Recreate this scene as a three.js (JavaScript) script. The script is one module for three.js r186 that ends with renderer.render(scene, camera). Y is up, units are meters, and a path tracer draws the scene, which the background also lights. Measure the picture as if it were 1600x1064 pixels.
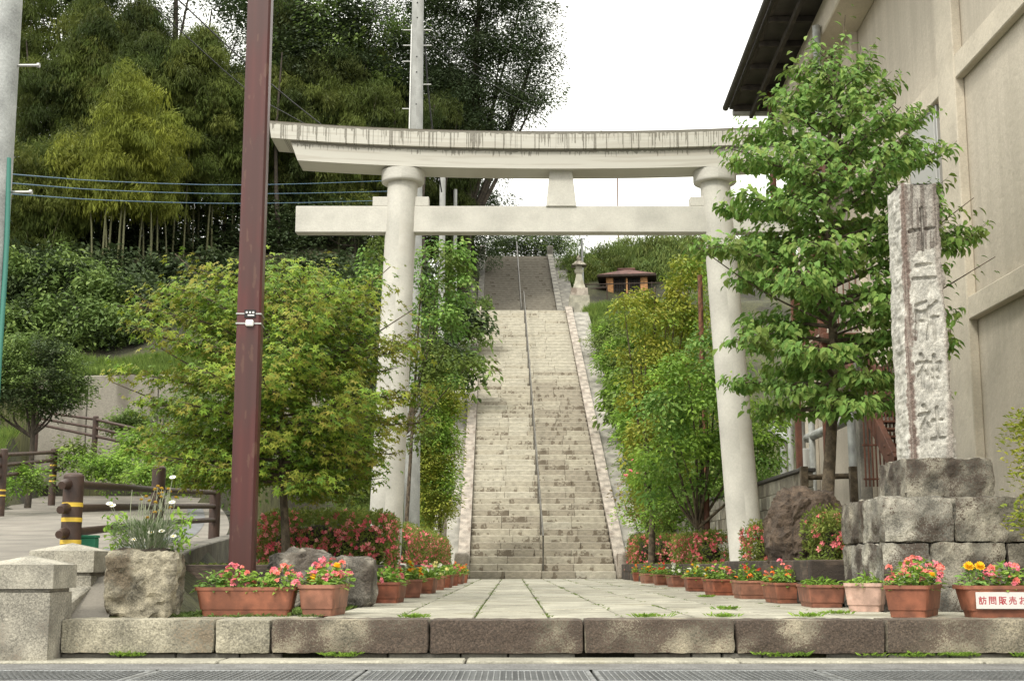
import * as THREE from 'three';
import { mergeGeometries, mergeVertices, toCreasedNormals } from 'three/addons/utils/BufferGeometryUtils.js';
import { createNoise3D } from 'simplex-noise';

// ---------------------------------------------------------------- camera, sky, sun, exposure
const F = 2100, PITCH = Math.atan(350 / 2100), EYE = 0.33;          // focal length in photo pixels, horizon at row 882
const scene = new THREE.Scene();
const camera = new THREE.PerspectiveCamera(2 * Math.atan(532 / F) * 180 / Math.PI, 1600 / 1064, 0.1, 2000);
camera.position.set(0, EYE, 0);
camera.rotation.set(PITCH, 0, 0);
scene.add(camera);

const skyW = 128, skyH = 64, skyData = new Float32Array(skyW * skyH * 4);
for (let j = 0; j < skyH; j++) for (let i = 0; i < skyW; i++) {
  const up = Math.max(0, Math.sin(((j + 0.5) / skyH - 0.5) * Math.PI));
  const L = 0.9 * (1 + 1.15 * up) ;                                  // overcast: brighter towards the zenith
  const o = (j * skyW + i) * 4;
  skyData[o] = L * 1.01; skyData[o + 1] = L * 1.0; skyData[o + 2] = L * 0.935; skyData[o + 3] = 1;
}
const sky = new THREE.DataTexture(skyData, skyW, skyH, THREE.RGBAFormat, THREE.FloatType);
sky.mapping = THREE.EquirectangularReflectionMapping; sky.magFilter = THREE.LinearFilter; sky.needsUpdate = true;
scene.background = sky; scene.environment = sky;

const sun = new THREE.DirectionalLight(new THREE.Color(1, 0.95, 0.84), 1.5);
sun.name = 'sun';
sun.position.set(-22, 46, 18); sun.target.position.set(0, 2, -25);
sun.castShadow = true; sun.shadow.radius = 20; sun.shadow.mapSize.set(2048, 2048);
Object.assign(sun.shadow.camera, { left: -60, right: 60, top: 60, bottom: -60, near: 1, far: 220 });
scene.add(sun, sun.target);

const renderer = new THREE.WebGLRenderer({ antialias: true });
renderer.setSize(1024, 680);
renderer.toneMapping = THREE.LinearToneMapping;
renderer.toneMappingExposure = 1.55;
renderer.shadowMap.enabled = true;


// ---------------------------------------------------------------- helpers
function rng(seed) { let s = seed >>> 0; return () => { s = (s + 0x6d2b79f5) | 0; let t = Math.imul(s ^ (s >>> 15), 1 | s); t = (t + Math.imul(t ^ (t >>> 7), 61 | t)) ^ t; return ((t ^ (t >>> 14)) >>> 0) / 4294967296; }; }
const noise3 = createNoise3D(rng(7));
const V = (x, y, z) => new THREE.Vector3(x, y, z);
const cP = Math.cos(PITCH), sP = Math.sin(PITCH);
function at(px, py, d) {                                              // photo pixel + distance along the path -> point
  const u = (px - 800) / F, v = (532 - py) / F, h = cP - v * sP;
  return V(u * d / h, EYE + (v * cP + sP) * d / h, -d);
}
const mix = (a, b, t) => a + (b - a) * t, clamp = (x, a = 0, b = 1) => Math.min(b, Math.max(a, x));
const smooth = (a, b, x) => { const t = clamp((x - a) / (b - a)); return t * t * (3 - 2 * t); };
const taken = {};
function numbered(n) { const k = (taken[n] = (taken[n] ?? -1) + 1); return k ? n + '_' + String(k).padStart(3, '0') : n; }
function tag(o, label, category, group, kind) {
  if (label) o.userData.label = label; if (category) o.userData.category = category;
  if (group) o.userData.group = group; if (kind) o.userData.kind = kind; return o;
}
function thing(name, label, category, pos = [0, 0, 0], turn = 0, group) {
  const o = new THREE.Group(); o.name = numbered(name); o.position.set(...pos); o.rotation.y = turn; scene.add(o);
  return tag(o, label, category, group);
}
function mesh(name, geo, mat, parent) {
  const m = new THREE.Mesh(geo, mat); m.castShadow = m.receiveShadow = true;
  if (parent) { m.name = name; parent.add(m); } else { m.name = numbered(name); scene.add(m); }
  return m;
}
const one = (name, geo, mat, label, category, group) => tag(mesh(name, geo, mat), label, category, group);
const struct = (name, geo, mat) => tag(mesh(name, geo, mat), null, null, null, 'structure');

function boxUV(g, ou = 0, ov = 0) {                                   // uv in metres from the face's own direction
  if (g.index) g = g.toNonIndexed();
  const p = g.attributes.position, uv = new Float32Array(p.count * 2), a = V(), b = V(), c = V();
  for (let i = 0; i < p.count; i += 3) {
    a.fromBufferAttribute(p, i); b.fromBufferAttribute(p, i + 1); c.fromBufferAttribute(p, i + 2);
    const n = b.clone().sub(a).cross(c.clone().sub(a)), x = Math.abs(n.x), y = Math.abs(n.y), z = Math.abs(n.z);
    [a, b, c].forEach((q, k) => {
      const [s, t] = z >= x && z >= y ? [q.x, q.y] : x >= y ? [q.z, q.y] : [q.x, q.z];
      uv[(i + k) * 2] = s + ou; uv[(i + k) * 2 + 1] = t + ov;
    });
  }
  g.setAttribute('uv', new THREE.BufferAttribute(uv, 2));
  return g;
}
function bbox(w, h, d, c = 0.01, x = 0, y = 0, z = 0, ou = 0, ov = 0) {     // chamfered box, 44 triangles, centred
  const pts = {}, out = [], S = [-1, 1];
  c = Math.min(c, w / 3, h / 3, d / 3);
  for (const a of S) for (const b of S) for (const e of S) {
    pts['x' + a + b + e] = [a * w / 2, b * (h / 2 - c), e * (d / 2 - c)];
    pts['y' + a + b + e] = [a * (w / 2 - c), b * h / 2, e * (d / 2 - c)];
    pts['z' + a + b + e] = [a * (w / 2 - c), b * (h / 2 - c), e * d / 2];
  }
  const tri = (p, q, r) => {
    const [A, B, C] = [p, q, r].map((k) => pts[k]);
    const n = [(B[1] - A[1]) * (C[2] - A[2]) - (B[2] - A[2]) * (C[1] - A[1]), (B[2] - A[2]) * (C[0] - A[0]) - (B[0] - A[0]) * (C[2] - A[2]), (B[0] - A[0]) * (C[1] - A[1]) - (B[1] - A[1]) * (C[0] - A[0])];
    const m = n[0] * (A[0] + B[0] + C[0]) + n[1] * (A[1] + B[1] + C[1]) + n[2] * (A[2] + B[2] + C[2]);
    out.push(...A, ...(m > 0 ? [...B, ...C] : [...C, ...B]));
  };
  const quad = (p, q, r, s) => { tri(p, q, r); tri(p, r, s); };
  for (const a of S) { quad('x' + a + -1 + -1, 'x' + a + 1 + -1, 'x' + a + 1 + 1, 'x' + a + -1 + 1); quad('y' + -1 + a + -1, 'y' + 1 + a + -1, 'y' + 1 + a + 1, 'y' + -1 + a + 1); quad('z' + -1 + -1 + a, 'z' + 1 + -1 + a, 'z' + 1 + 1 + a, 'z' + -1 + 1 + a); }
  for (const a of S) for (const b of S) {
    quad('x' + a + b + -1, 'x' + a + b + 1, 'y' + a + b + 1, 'y' + a + b + -1);
    quad('x' + a + -1 + b, 'x' + a + 1 + b, 'z' + a + 1 + b, 'z' + a + -1 + b);
    quad('y' + -1 + a + b, 'y' + 1 + a + b, 'z' + 1 + a + b, 'z' + -1 + a + b);
    for (const e of S) tri('x' + a + b + e, 'y' + a + b + e, 'z' + a + b + e);
  }
  const g = new THREE.BufferGeometry();
  g.setAttribute('position', new THREE.Float32BufferAttribute(out, 3));
  boxUV(g, ou, ov); g.computeVertexNormals();
  return g.translate(x, y, z);
}
function rough(w, h, d, o = {}) {                                     // hewn or natural stone: box pulled to rounded and pushed about by noise
  const { seg = 0.05, amp = 0.012, round = 0.12, freq = 5, seed = 1, fine = 0.3, taper = 0, hard = 8 } = o;
  const n = (l) => Math.max(2, Math.min(26, Math.round(l / seg)));
  let g = new THREE.BoxGeometry(w, h, d, n(w), n(h), n(d));
  g.deleteAttribute('uv'); g.deleteAttribute('normal'); g = mergeVertices(g, 1e-4);
  const p = g.attributes.position, q = V();
  for (let i = 0; i < p.count; i++) {
    q.fromBufferAttribute(p, i);
    const a = q.x / (w / 2), b = q.y / (h / 2), c = q.z / (d / 2);
    const L = Math.pow(Math.abs(a) ** hard + Math.abs(b) ** hard + Math.abs(c) ** hard, 1 / hard), M = Math.hypot(a, b, c);
    const k = mix(1, Math.max(Math.abs(a), Math.abs(b), Math.abs(c)) / L, 1) * mix(1, Math.max(Math.abs(a), Math.abs(b), Math.abs(c)) / M, round);
    const t = 1 - taper * (b + 1) / 2;
    const s = seed * 13.7, dn = amp * (noise3(q.x * freq + s, q.y * freq, q.z * freq) + fine * noise3(q.x * freq * 4 + s, q.y * freq * 4, q.z * freq * 4));
    const dir = V(a ** 3, b ** 3, c ** 3).normalize();
    p.setXYZ(i, q.x * k * t + dir.x * dn, q.y * k + dir.y * dn, q.z * k * t + dir.z * dn);
  }
  g = boxUV(g, seed * 0.37, seed * 0.71);
  return toCreasedNormals(g, 0.7);
}
function tube(pts, r, seg = 6, r2 = r, closed = true) {               // tapered tube through points
  const curve = pts.length > 2 ? new THREE.CatmullRomCurve3(pts) : new THREE.LineCurve3(pts[0], pts[1]);
  const n = pts.length > 2 ? (pts.length - 1) * 3 : 1, pos = [], nor = [], uv = [], idx = [];
  const t0 = curve.getTangent(0.5), up = Math.abs(t0.y) > 0.9 ? V(1, 0, 0) : V(0, 1, 0), L = curve.getLength();
  for (let i = 0; i <= n; i++) {
    const c = curve.getPoint(i / n), t = curve.getTangent(i / n), u = up.clone().cross(t).normalize(), v = t.clone().cross(u), R = mix(r, r2, i / n);
    for (let k = 0; k <= seg; k++) {
      const a = k / seg * Math.PI * 2, d = u.clone().multiplyScalar(Math.cos(a)).addScaledVector(v, Math.sin(a));
      pos.push(c.x + d.x * R, c.y + d.y * R, c.z + d.z * R); nor.push(d.x, d.y, d.z); uv.push(k / seg * R * 6.28, i / n * L);
      if (i < n && k < seg) { const a0 = i * (seg + 1) + k, b0 = a0 + seg + 1; idx.push(a0, a0 + 1, b0, a0 + 1, b0 + 1, b0); }
    }
  }
  if (closed) for (const [i, s] of [[0, -1], [n, 1]]) {
    const c = curve.getPoint(i / n), t = curve.getTangent(i / n).multiplyScalar(s), base = pos.length / 3, st = i * (seg + 1);
    pos.push(c.x, c.y, c.z); nor.push(t.x, t.y, t.z); uv.push(0, 0);
    for (let k = 0; k <= seg; k++) { const j = (st + k) * 3; pos.push(pos[j], pos[j + 1], pos[j + 2]); nor.push(t.x, t.y, t.z); uv.push(0, 0); }
    for (let k = 0; k < seg; k++) s > 0 ? idx.push(base, base + 1 + k, base + 2 + k) : idx.push(base, base + 2 + k, base + 1 + k);
  }
  const g = new THREE.BufferGeometry();
  g.setAttribute('position', new THREE.Float32BufferAttribute(pos, 3)); g.setAttribute('normal', new THREE.Float32BufferAttribute(nor, 3)); g.setAttribute('uv', new THREE.Float32BufferAttribute(uv, 2));
  g.setIndex(idx); return g;
}
const merge = (list) => mergeGeometries(list.map((g) => g.index ? g.toNonIndexed() : g));
function lathe(profile, seg = 32) { return new THREE.LatheGeometry(profile.map(([r, y]) => new THREE.Vector2(r, y)), seg); }
function extrude(points, depth, bevel = 0) {                          // outline in x,y, thickness along z (centred)
  const g = new THREE.ExtrudeGeometry(new THREE.Shape(points.map(([x, y]) => new THREE.Vector2(x, y))), { depth: depth - 2 * bevel, bevelEnabled: bevel > 0, bevelSize: bevel, bevelThickness: bevel, bevelOffset: -bevel, bevelSegments: 1 });
  return boxUV(g.translate(0, 0, -depth / 2 + bevel));
}

// ---------------------------------------------------------------- textures (matter: grain, stains, moss, streaks)
function lattice(x, y, p, s) { const i = ((x % p) + p) % p, j = ((y % p) + p) % p; let h = Math.imul(i * 374761393 + j * 668265263 + s * 974634777, 1274126177); h ^= h >>> 13; h = Math.imul(h, 1103515245); h ^= h >>> 16; return (h >>> 0) / 4294967296; }
function pn(u, v, p, s) { const x = u * p, y = v * p, i = Math.floor(x), j = Math.floor(y), f = x - i, g = y - j, a = f * f * (3 - 2 * f), b = g * g * (3 - 2 * g); return mix(mix(lattice(i, j, p, s), lattice(i + 1, j, p, s), a), mix(lattice(i, j + 1, p, s), lattice(i + 1, j + 1, p, s), a), b); }
function pn2(u, v, p, q, s) { const x = u * p, y = v * q, i = Math.floor(x), j = Math.floor(y), f = x - i, g = y - j, w = (a, n) => ((a % n) + n) % n, L = (a, b) => lattice(w(a, p), w(b, q), 9973, s), a = f * f * (3 - 2 * f), b = g * g * (3 - 2 * g); return mix(mix(L(i, j), L(i + 1, j), a), mix(L(i, j + 1), L(i + 1, j + 1), a), b); }
function fbm(u, v, p, s, o = 4) { let t = 0, a = 0.5, n = 0; for (let k = 0; k < o; k++) { t += a * pn(u, v, p << k, s + k); n += a; a *= 0.5; } return t / n; }
function tex(w, h, fn, size = 1, sizeV = size, srgb = true) {          // fn(u, v) -> [r, g, b] 0..255
  const data = new Uint8Array(w * h * 4);
  for (let j = 0; j < h; j++) for (let i = 0; i < w; i++) { const c = fn((i + 0.5) / w, (j + 0.5) / h), o = (j * w + i) * 4; for (let k = 0; k < 3; k++) data[o + k] = clamp(c[k] ?? c[0], 0, 255); data[o + 3] = 255; }
  const t = new THREE.DataTexture(data, w, h); t.wrapS = t.wrapT = THREE.RepeatWrapping; t.magFilter = THREE.LinearFilter; t.minFilter = THREE.LinearMipmapLinearFilter; t.generateMipmaps = true;
  if (srgb) t.colorSpace = THREE.SRGBColorSpace; t.repeat.set(1 / size, 1 / sizeV); t.needsUpdate = true; return t;
}
const col = (c, k) => c.map((x) => x * k), mixc = (a, b, t) => a.map((x, i) => mix(x, b[i], t));
const FIELD = {};                                                     // noise fields shared by all stones, each stone shifts them by its seed
function field(key, px, fn) { return FIELD[key + px] ??= (() => { const a = new Float32Array(px * px); for (let j = 0; j < px; j++) for (let i = 0; i < px; i++) a[j * px + i] = fn((i + 0.5) / px, (j + 0.5) / px); return a; })(); }
function stone(base, dark, o = {}) {                                   // speckled stone with dark blotches
  const { size = 1, speck = 0.3, blotch = 0.5, edge = 0.5, p = 4, s = 1, light = 0.25, px = 512, ragged = 0.12 } = o;
  const gF = field('g', px, (u, v) => pn(u, v, px / 2, 1) * 0.6 + pn(u, v, px / 4, 4) * 0.4), bF = field('b' + p, px, (u, v) => fbm(u, v, p, 9, 5)), fF = field('f', px, (u, v) => fbm(u, v, 8, 20, 4));
  const roll = (F, u, v, k) => F[((Math.floor(v * px) + s * 97 * k) % px) * px + (Math.floor(u * px) + s * 57 * k) % px];
  return tex(px, px, (u, v) => {
    const g = roll(gF, u, v, 1), b = roll(bF, u, v, 3), f = roll(fF, u, v, 5);
    const m = smooth(edge, edge + 0.12, b + (g - 0.5) * ragged) * blotch, k1 = 1 + (g - 0.5) * speck * 2 + (f - 0.5) * light * 2, k2 = 1 + (g - 0.5) * speck * 2.4;
    return [mix(base[0] * k1, dark[0] * k2, m), mix(base[1] * k1, dark[1] * k2, m), mix(base[2] * k1, dark[2] * k2, m)];
  }, size);
}
const bumpTex = (s = 1, p = 32, size = 1, o = 3) => tex(256, 256, (u, v) => { const x = fbm(u, v, p, s, o) * 255; return [x, x, x]; }, size, size, false);
const bumpFine = bumpTex(5, 48, 0.5, 3), bumpHewn = bumpTex(8, 16, 0.5, 4), bumpPlaster = bumpTex(11, 24, 1.5, 4);
const MINERAL = new THREE.Color(0.76, 0.76, 0.76);                    // photo values are as exposed; this brings the maps to base colours
const std = (o) => new THREE.MeshStandardMaterial({ roughness: 0.9, metalness: 0, ...(o.map && !o.color ? { color: MINERAL } : {}), ...o });
// ---------------------------------------------------------------- materials
const M = {};
M.granite = std({ map: stone([160, 155, 142], [100, 88, 78], { ragged: 0.3, speck: 0.3, blotch: 0.6, edge: 0.52, s: 2 }), bumpMap: bumpFine, bumpScale: 0.004 });
M.graniteSmooth = std({ map: stone([170, 165, 151], [108, 96, 84], { ragged: 0.3, speck: 0.24, blotch: 0.6, edge: 0.55, s: 4 }), bumpMap: bumpFine, bumpScale: 0.003 });
M.kerb = [1, 2, 3].map((k) => std({ map: stone([146, 138, 120], [82, 70, 61], { size: 1.1, speck: 0.36, blotch: [0.92, 0.95, 0.85][k - 1], edge: [0.36, 0.28, 0.42][k - 1], p: 3, s: 30 * k, ragged: 0.4, light: 0.35 }), bumpMap: bumpFine, bumpScale: 0.005 }));
M.kerbPale = std({ map: stone([160, 154, 136], [112, 96, 78], { ragged: 0.4, size: 1.3, speck: 0.3, blotch: 0.6, edge: 0.54, s: 17 }), bumpMap: bumpFine, bumpScale: 0.005 });
M.slab = [[172, 168, 152], [165, 161, 145], [180, 176, 160]].map((c, k) => std({ map: stone(c, [142, 136, 112], { size: 1.6, speck: 0.14, blotch: 0.45, edge: 0.56, s: 50 + k * 7, light: 0.2 }), bumpMap: bumpFine, bumpScale: 0.004 }));
M.masonry = [[142, 137, 124], [130, 124, 112], [150, 146, 135]].map((c, k) => std({ map: stone(c, [70, 60, 52], { ragged: 0.45, size: 1.1, speck: 0.36, blotch: 0.9, edge: 0.46, p: 5, s: 70 + k * 11, light: 0.5 }), bumpMap: bumpHewn, bumpScale: 0.012 }));
M.rockDark = std({ map: stone([92, 78, 66], [58, 49, 43], { speck: 0.3, blotch: 0.8, edge: 0.5, s: 91, light: 0.4 }), bumpMap: bumpHewn, bumpScale: 0.02 });
M.rockGrey = std({ map: stone([128, 122, 112], [80, 72, 64], { speck: 0.3, blotch: 0.8, edge: 0.5, s: 95, light: 0.5 }), bumpMap: bumpHewn, bumpScale: 0.02 });
M.rockTan = std({ map: stone([146, 139, 121], [104, 92, 75], { size: 0.7, speck: 0.34, blotch: 0.8, edge: 0.5, s: 99, light: 0.5 }), bumpMap: bumpHewn, bumpScale: 0.014 });
M.concrete = std({ map: stone([158, 154, 144], [120, 114, 104], { size: 2, speck: 0.1, blotch: 0.5, edge: 0.55, s: 110, light: 0.25 }), bumpMap: bumpFine, bumpScale: 0.002 });
M.concreteDark = std({ map: stone([128, 124, 114], [88, 82, 72], { size: 2, speck: 0.14, blotch: 0.7, edge: 0.5, s: 114, light: 0.35 }), bumpMap: bumpFine, bumpScale: 0.003 });
M.block = [[150, 146, 132], [138, 134, 120], [126, 120, 106]].map((c, k) => std({ map: stone(c, [84, 76, 62], { size: 1.4, speck: 0.16, blotch: 0.8, edge: 0.55, s: 120 + 5 * k, light: 0.4 }), bumpMap: bumpFine, bumpScale: 0.003 }));
M.torii = std({ roughness: 0.85, map: stone([216, 213, 204], [202, 197, 186], { size: 2.5, speck: 0.04, blotch: 0.6, edge: 0.52, s: 140, light: 0.1, ragged: 0.25 }), bumpMap: bumpFine, bumpScale: 0.0015 });
// the lintels carry dark algae streaks that run down from their upper edge: ragged lines of grime with an outline of their own
function streaks(full, heavy, s) {
  return tex(2048, 128, (u, v) => {
    const b = mixc([214, 211, 201], [202, 197, 186], smooth(0.5, 0.7, fbm(u, v, 8, s, 4)));
    const t = 1 - v, n = pn2(u, 0.5, 700, 1, s + 1) * 0.8 + pn2(u, 0.5, 90, 1, s + 2) * 0.2, run = full * (0.25 + 1.5 * pn2(u, 0.5, 500, 1, s + 3));
    let m = n > 0.52 && t < run ? heavy * smooth(0.52, 0.7, n) * (0.6 + 0.4 * pn2(u, v, 900, 14, s + 5)) : 0;
    if (t < 0.09 + 0.1 * pn2(u, v, 220, 3, s + 6)) m = Math.max(m, heavy * (0.8 + 0.2 * pn2(u, v, 500, 30, s + 8)));
    return mixc(b, [112, 108, 98], clamp(m));
  }, 1);
}
M.toriiCap = std({ roughness: 0.9, map: streaks(0.8, 0.8, 150) });
M.toriiBeam = std({ roughness: 0.88, map: streaks(0.24, 0.7, 160) });
M.toriiTop = std({ map: stone([112, 106, 94], [74, 70, 60], { speck: 0.2, blotch: 0.7, s: 170 }) });
// steps: lower half of the sheet is the riser with moss and soot blotches, upper half the tread
function stepTex(base, amount, s) {
  return tex(1024, 256, (u, v) => {
    const g = pn2(u, v, 512, 128, s), f = pn2(u, v, 40, 10, s + 1) * 0.6 + pn2(u, v, 120, 30, s + 2) * 0.4;
    let c = col(base, 1 + (g - 0.5) * 0.16 + (f - 0.5) * 0.26);
    if (v < 0.5) {
      const t = v * 2, b = pn2(u, 0.3, 26, 1, s + 5) * 0.55 + pn2(u, v, 90, 10, s + 6) * 0.3 + pn2(u, v, 240, 40, s + 7) * 0.15;
      const m = smooth(0, 0.06, b - (0.5 + (0.5 - amount) * 0.55 + 0.3 * t - 0.08));
      c = mixc(c, col([84, 72, 58], 1 + (g - 0.5) * 0.4), m * 0.55);
    }
    return c;
  }, 1);
}
M.step = [[[190, 184, 168], 0.08], [[182, 175, 158], 0.26], [[164, 156, 140], 0.48], [[136, 130, 118], 0.2]].map(([c, a], k) => std({ map: stepTex(c, a, 200 + 20 * k) }));
M.coping = std({ map: stone([168, 158, 146], [120, 106, 94], { size: 1.3, speck: 0.25, blotch: 0.7, edge: 0.5, s: 131 }), bumpMap: bumpFine, bumpScale: 0.004 });
M.asphalt = std({ map: stone([122, 121, 119], [98, 96, 92], { size: 1.2, speck: 0.34, blotch: 0.4, s: 240, light: 0.15 }), bumpMap: bumpFine, bumpScale: 0.004 });
M.sideRoad = std({ map: stone([136, 130, 120], [118, 111, 102], { size: 4.3, speck: 0.05, blotch: 0.45, edge: 0.52, s: 244, light: 0.2 }), bumpMap: bumpFine, bumpScale: 0.004 });
M.soil = std({ map: stone([92, 84, 62], [60, 66, 34], { size: 3, speck: 0.3, blotch: 0.9, edge: 0.48, p: 6, s: 250, light: 0.5 }), bumpMap: bumpHewn, bumpScale: 0.02 });
M.ground = std({ map: stone([62, 62, 36], [44, 40, 27], { size: 6, speck: 0.3, blotch: 0.9, edge: 0.5, p: 6, s: 254, light: 0.5 }), bumpMap: bumpHewn, bumpScale: 0.03 });
M.pottingSoil = std({ color: new THREE.Color(0.035, 0.026, 0.018), bumpMap: bumpHewn, bumpScale: 0.02 });
M.terracotta = [[154, 96, 72], [144, 86, 64], [166, 114, 92], [150, 98, 78], [156, 90, 64]].map((c, k) => std({ roughness: 0.6, map: stone(c, col(c, 0.8), { size: 0.5, speck: 0.08, blotch: 0.6, edge: 0.5, s: 260 + k, light: 0.3, ragged: 0.3 }) }));
M.palePot = std({ roughness: 0.6, map: stone([206, 172, 156], [176, 138, 120], { size: 0.5, speck: 0.08, blotch: 0.6, edge: 0.5, s: 268 }) });
M.timber = [0, 1, 2].map((k) => std({ map: tex(256, 256, (u, v) => { const g = pn2(u, v, 6, 90, 270 + k), h = pn2(u, v, 20, 200, 280 + k), b = fbm(u, v, 4, 290 + k, 4); return mixc(col([86, 74, 64], 0.7 + 0.4 * g + 0.3 * h), [46, 40, 36], smooth(0.45, 0.6, b) * 0.6); }, 1), bumpMap: bumpFine, bumpScale: 0.004 }));
M.redPole = std({ roughness: 0.42, map: tex(128, 512, (u, v) => { const b = fbm(u, v, 5, 300, 5), s = pn2(u, v, 30, 3, 302); return mixc(col([86, 42, 39], 0.9 + 0.25 * s), [76, 52, 48], smooth(0.45, 0.65, b) * 0.5).map((x, i) => mix(x, [112, 82, 66][i], smooth(0.7, 0.75, fbm(u, v, 24, 307, 4)) * 0.6)); }, 0.8, 3) });
M.brownPipe = std({ roughness: 0.55, map: stone([76, 56, 46], [58, 44, 38], { size: 0.4, speck: 0.15, blotch: 0.5, s: 310 }) });
M.yellowBand = std({ roughness: 0.5, color: new THREE.Color(0.66, 0.45, 0.05) });
M.poleGrey = std({ roughness: 0.7, map: stone([172, 173, 170], [150, 150, 146], { size: 1.5, speck: 0.08, blotch: 0.5, s: 320, light: 0.12 }) });
M.poleConcrete = std({ map: stone([186, 189, 187], [160, 162, 158], { size: 1.5, speck: 0.12, blotch: 0.6, s: 324, light: 0.2 }) });
M.steel = std({ roughness: 0.45, metalness: 0.7, color: new THREE.Color(0.42, 0.42, 0.41) });
M.railSteel = std({ roughness: 0.5, metalness: 0.5, map: stone([112, 108, 100], [76, 70, 62], { size: 0.8, speck: 0.1, blotch: 0.8, edge: 0.45, s: 330 }) });
M.grate = std({ roughness: 0.5, metalness: 0.6, map: stone([150, 152, 152], [110, 110, 108], { size: 0.5, speck: 0.15, blotch: 0.5, s: 334 }) });
M.wireDark = std({ color: new THREE.Color(0.03, 0.03, 0.032), roughness: 0.6 });
M.wireBlue = std({ color: new THREE.Color(0.03, 0.11, 0.2), roughness: 0.5 });
M.green = std({ color: new THREE.Color(0.02, 0.17, 0.09), roughness: 0.5 });
M.teal = std({ color: new THREE.Color(0.05, 0.2, 0.16), roughness: 0.5 });
M.black = std({ color: new THREE.Color(0.012, 0.012, 0.012), roughness: 0.7 });
M.white = std({ color: new THREE.Color(0.74, 0.74, 0.72), roughness: 0.6 });
M.plaster = std({ map: stone([221, 211, 193], [200, 190, 172], { size: 4, speck: 0.06, blotch: 0.55, edge: 0.55, p: 5, s: 340, light: 0.1, px: 1024 }), bumpMap: bumpPlaster, bumpScale: 0.006 });
M.plasterPanel = std({ map: tex(1024, 1024, (u, v) => { const r = pn2(u, v, 26, 2, 351) * 0.6 + pn2(u, v, 90, 4, 352) * 0.4, b = fbm(u, v, 4, 353, 5), g = pn(u, v, 400, 354); return mixc(col([217, 207, 190], 0.97 + (g - 0.5) * 0.1), [190, 181, 165], smooth(0.42, 0.7, r * 0.55 + b * 0.45) * 0.5); }, 4), bumpMap: bumpPlaster, bumpScale: 0.006 });
M.roofDark = std({ roughness: 0.7, map: stone([74, 70, 66], [54, 50, 47], { size: 2, speck: 0.15, blotch: 0.5, s: 360 }) });
M.rafter = std({ map: stone([76, 70, 64], [58, 53, 48], { size: 1, speck: 0.2, blotch: 0.5, s: 364 }) });
M.pvc = std({ roughness: 0.5, map: stone([176, 178, 174], [150, 150, 144], { size: 1, speck: 0.05, blotch: 0.5, s: 368 }) });
M.rustBrown = std({ roughness: 0.75, map: stone([104, 66, 50], [78, 48, 38], { size: 0.8, speck: 0.2, blotch: 0.7, s: 372, light: 0.3 }) });
M.rust = std({ roughness: 0.9, map: stone([118, 80, 58], [80, 52, 40], { size: 0.4, speck: 0.3, blotch: 0.9, edge: 0.45, s: 376, light: 0.4 }) });
M.redRoof = std({ map: stone([116, 82, 74], [88, 62, 56], { size: 1.5, speck: 0.15, blotch: 0.6, s: 380 }) });
M.hutWood = std({ map: stone([190, 142, 96], [142, 98, 62], { size: 1, speck: 0.15, blotch: 0.6, s: 384 }) });
M.darkWood = std({ map: stone([66, 54, 46], [44, 36, 32], { size: 1, speck: 0.2, blotch: 0.6, s: 388 }) });
M.bark = std({ map: stone([104, 92, 76], [70, 60, 48], { size: 0.4, speck: 0.3, blotch: 0.8, s: 392, light: 0.4 }), bumpMap: bumpHewn, bumpScale: 0.008 });
M.barkDark = std({ map: stone([70, 62, 52], [44, 38, 32], { size: 0.6, speck: 0.3, blotch: 0.8, s: 396, light: 0.4 }) });
M.culm = std({ roughness: 0.6, map: stone([104, 104, 66], [78, 78, 50], { size: 1, speck: 0.1, blotch: 0.6, s: 399 }) });
const leafMat = (t = 0.4, rough = 0.75) => new THREE.MeshPhysicalMaterial({ color: 0xffffff, roughness: rough, transmission: t, thickness: 0, ior: 1.3, side: THREE.DoubleSide, specularIntensity: 0.5 });
M.leaf = leafMat(0.38); M.petal = (r, g, b) => std({ color: new THREE.Color(r, g, b), roughness: 0.8, side: THREE.DoubleSide });
M.glass = new THREE.MeshPhysicalMaterial({ color: new THREE.Color(0.55, 0.55, 0.53), roughness: 0.3, transmission: 0.15, thickness: 0 });

// ---------------------------------------------------------------- terrain
const D0 = 31.6, RISE = 0.172, TREAD = 0.3655, N1 = 61, N2 = 38, LAND = 4.6, D1 = D0 + N1 * TREAD, Y1 = N1 * RISE, D2 = D1 + LAND, D3 = D2 + N2 * TREAD, Y2 = Y1 + N2 * RISE;
const stairX = (d) => 0.703 - 0.0115 * (d - 32.5);
function stairY(d) { return d < D0 ? 0 : d < D1 ? (d - D0) / TREAD * RISE : d < D2 ? Y1 : d < D3 ? Y1 + (d - D2) / TREAD * RISE : Y2; }
const roadR = (d) => d < 14 ? mix(-2.6, -3.45, (d - 9) / 5) : d < 17 ? mix(-3.45, -3.62, (d - 14) / 3) : -3.62 - 0.18 * (d - 17) - 0.003 * (d - 17) ** 2;
const roadY = (d) => d < 9.4 ? mix(-0.235, 0.27, smooth(7.9, 9.4, d)) : 0.27 + 0.04 * (d - 9.5) + 0.0011 * (d - 9.5) ** 2;
function leftY(x, d) {
  let y = roadY(Math.min(d, 27));
  if (d > 27) y = mix(roadY(27), 3.7, smooth(27, 36, d));
  if (x < roadR(d) + 0.3 && x > roadR(d) - 5.2 && d < 42) y = Math.min(y, roadY(d));
  if (d > 36.3) y = Math.max(5.3, 5.3 + (Math.min(d, 58) - 37) * 0.44) - Math.max(0, d - 62) * 0.1;
  return y;
}
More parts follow.
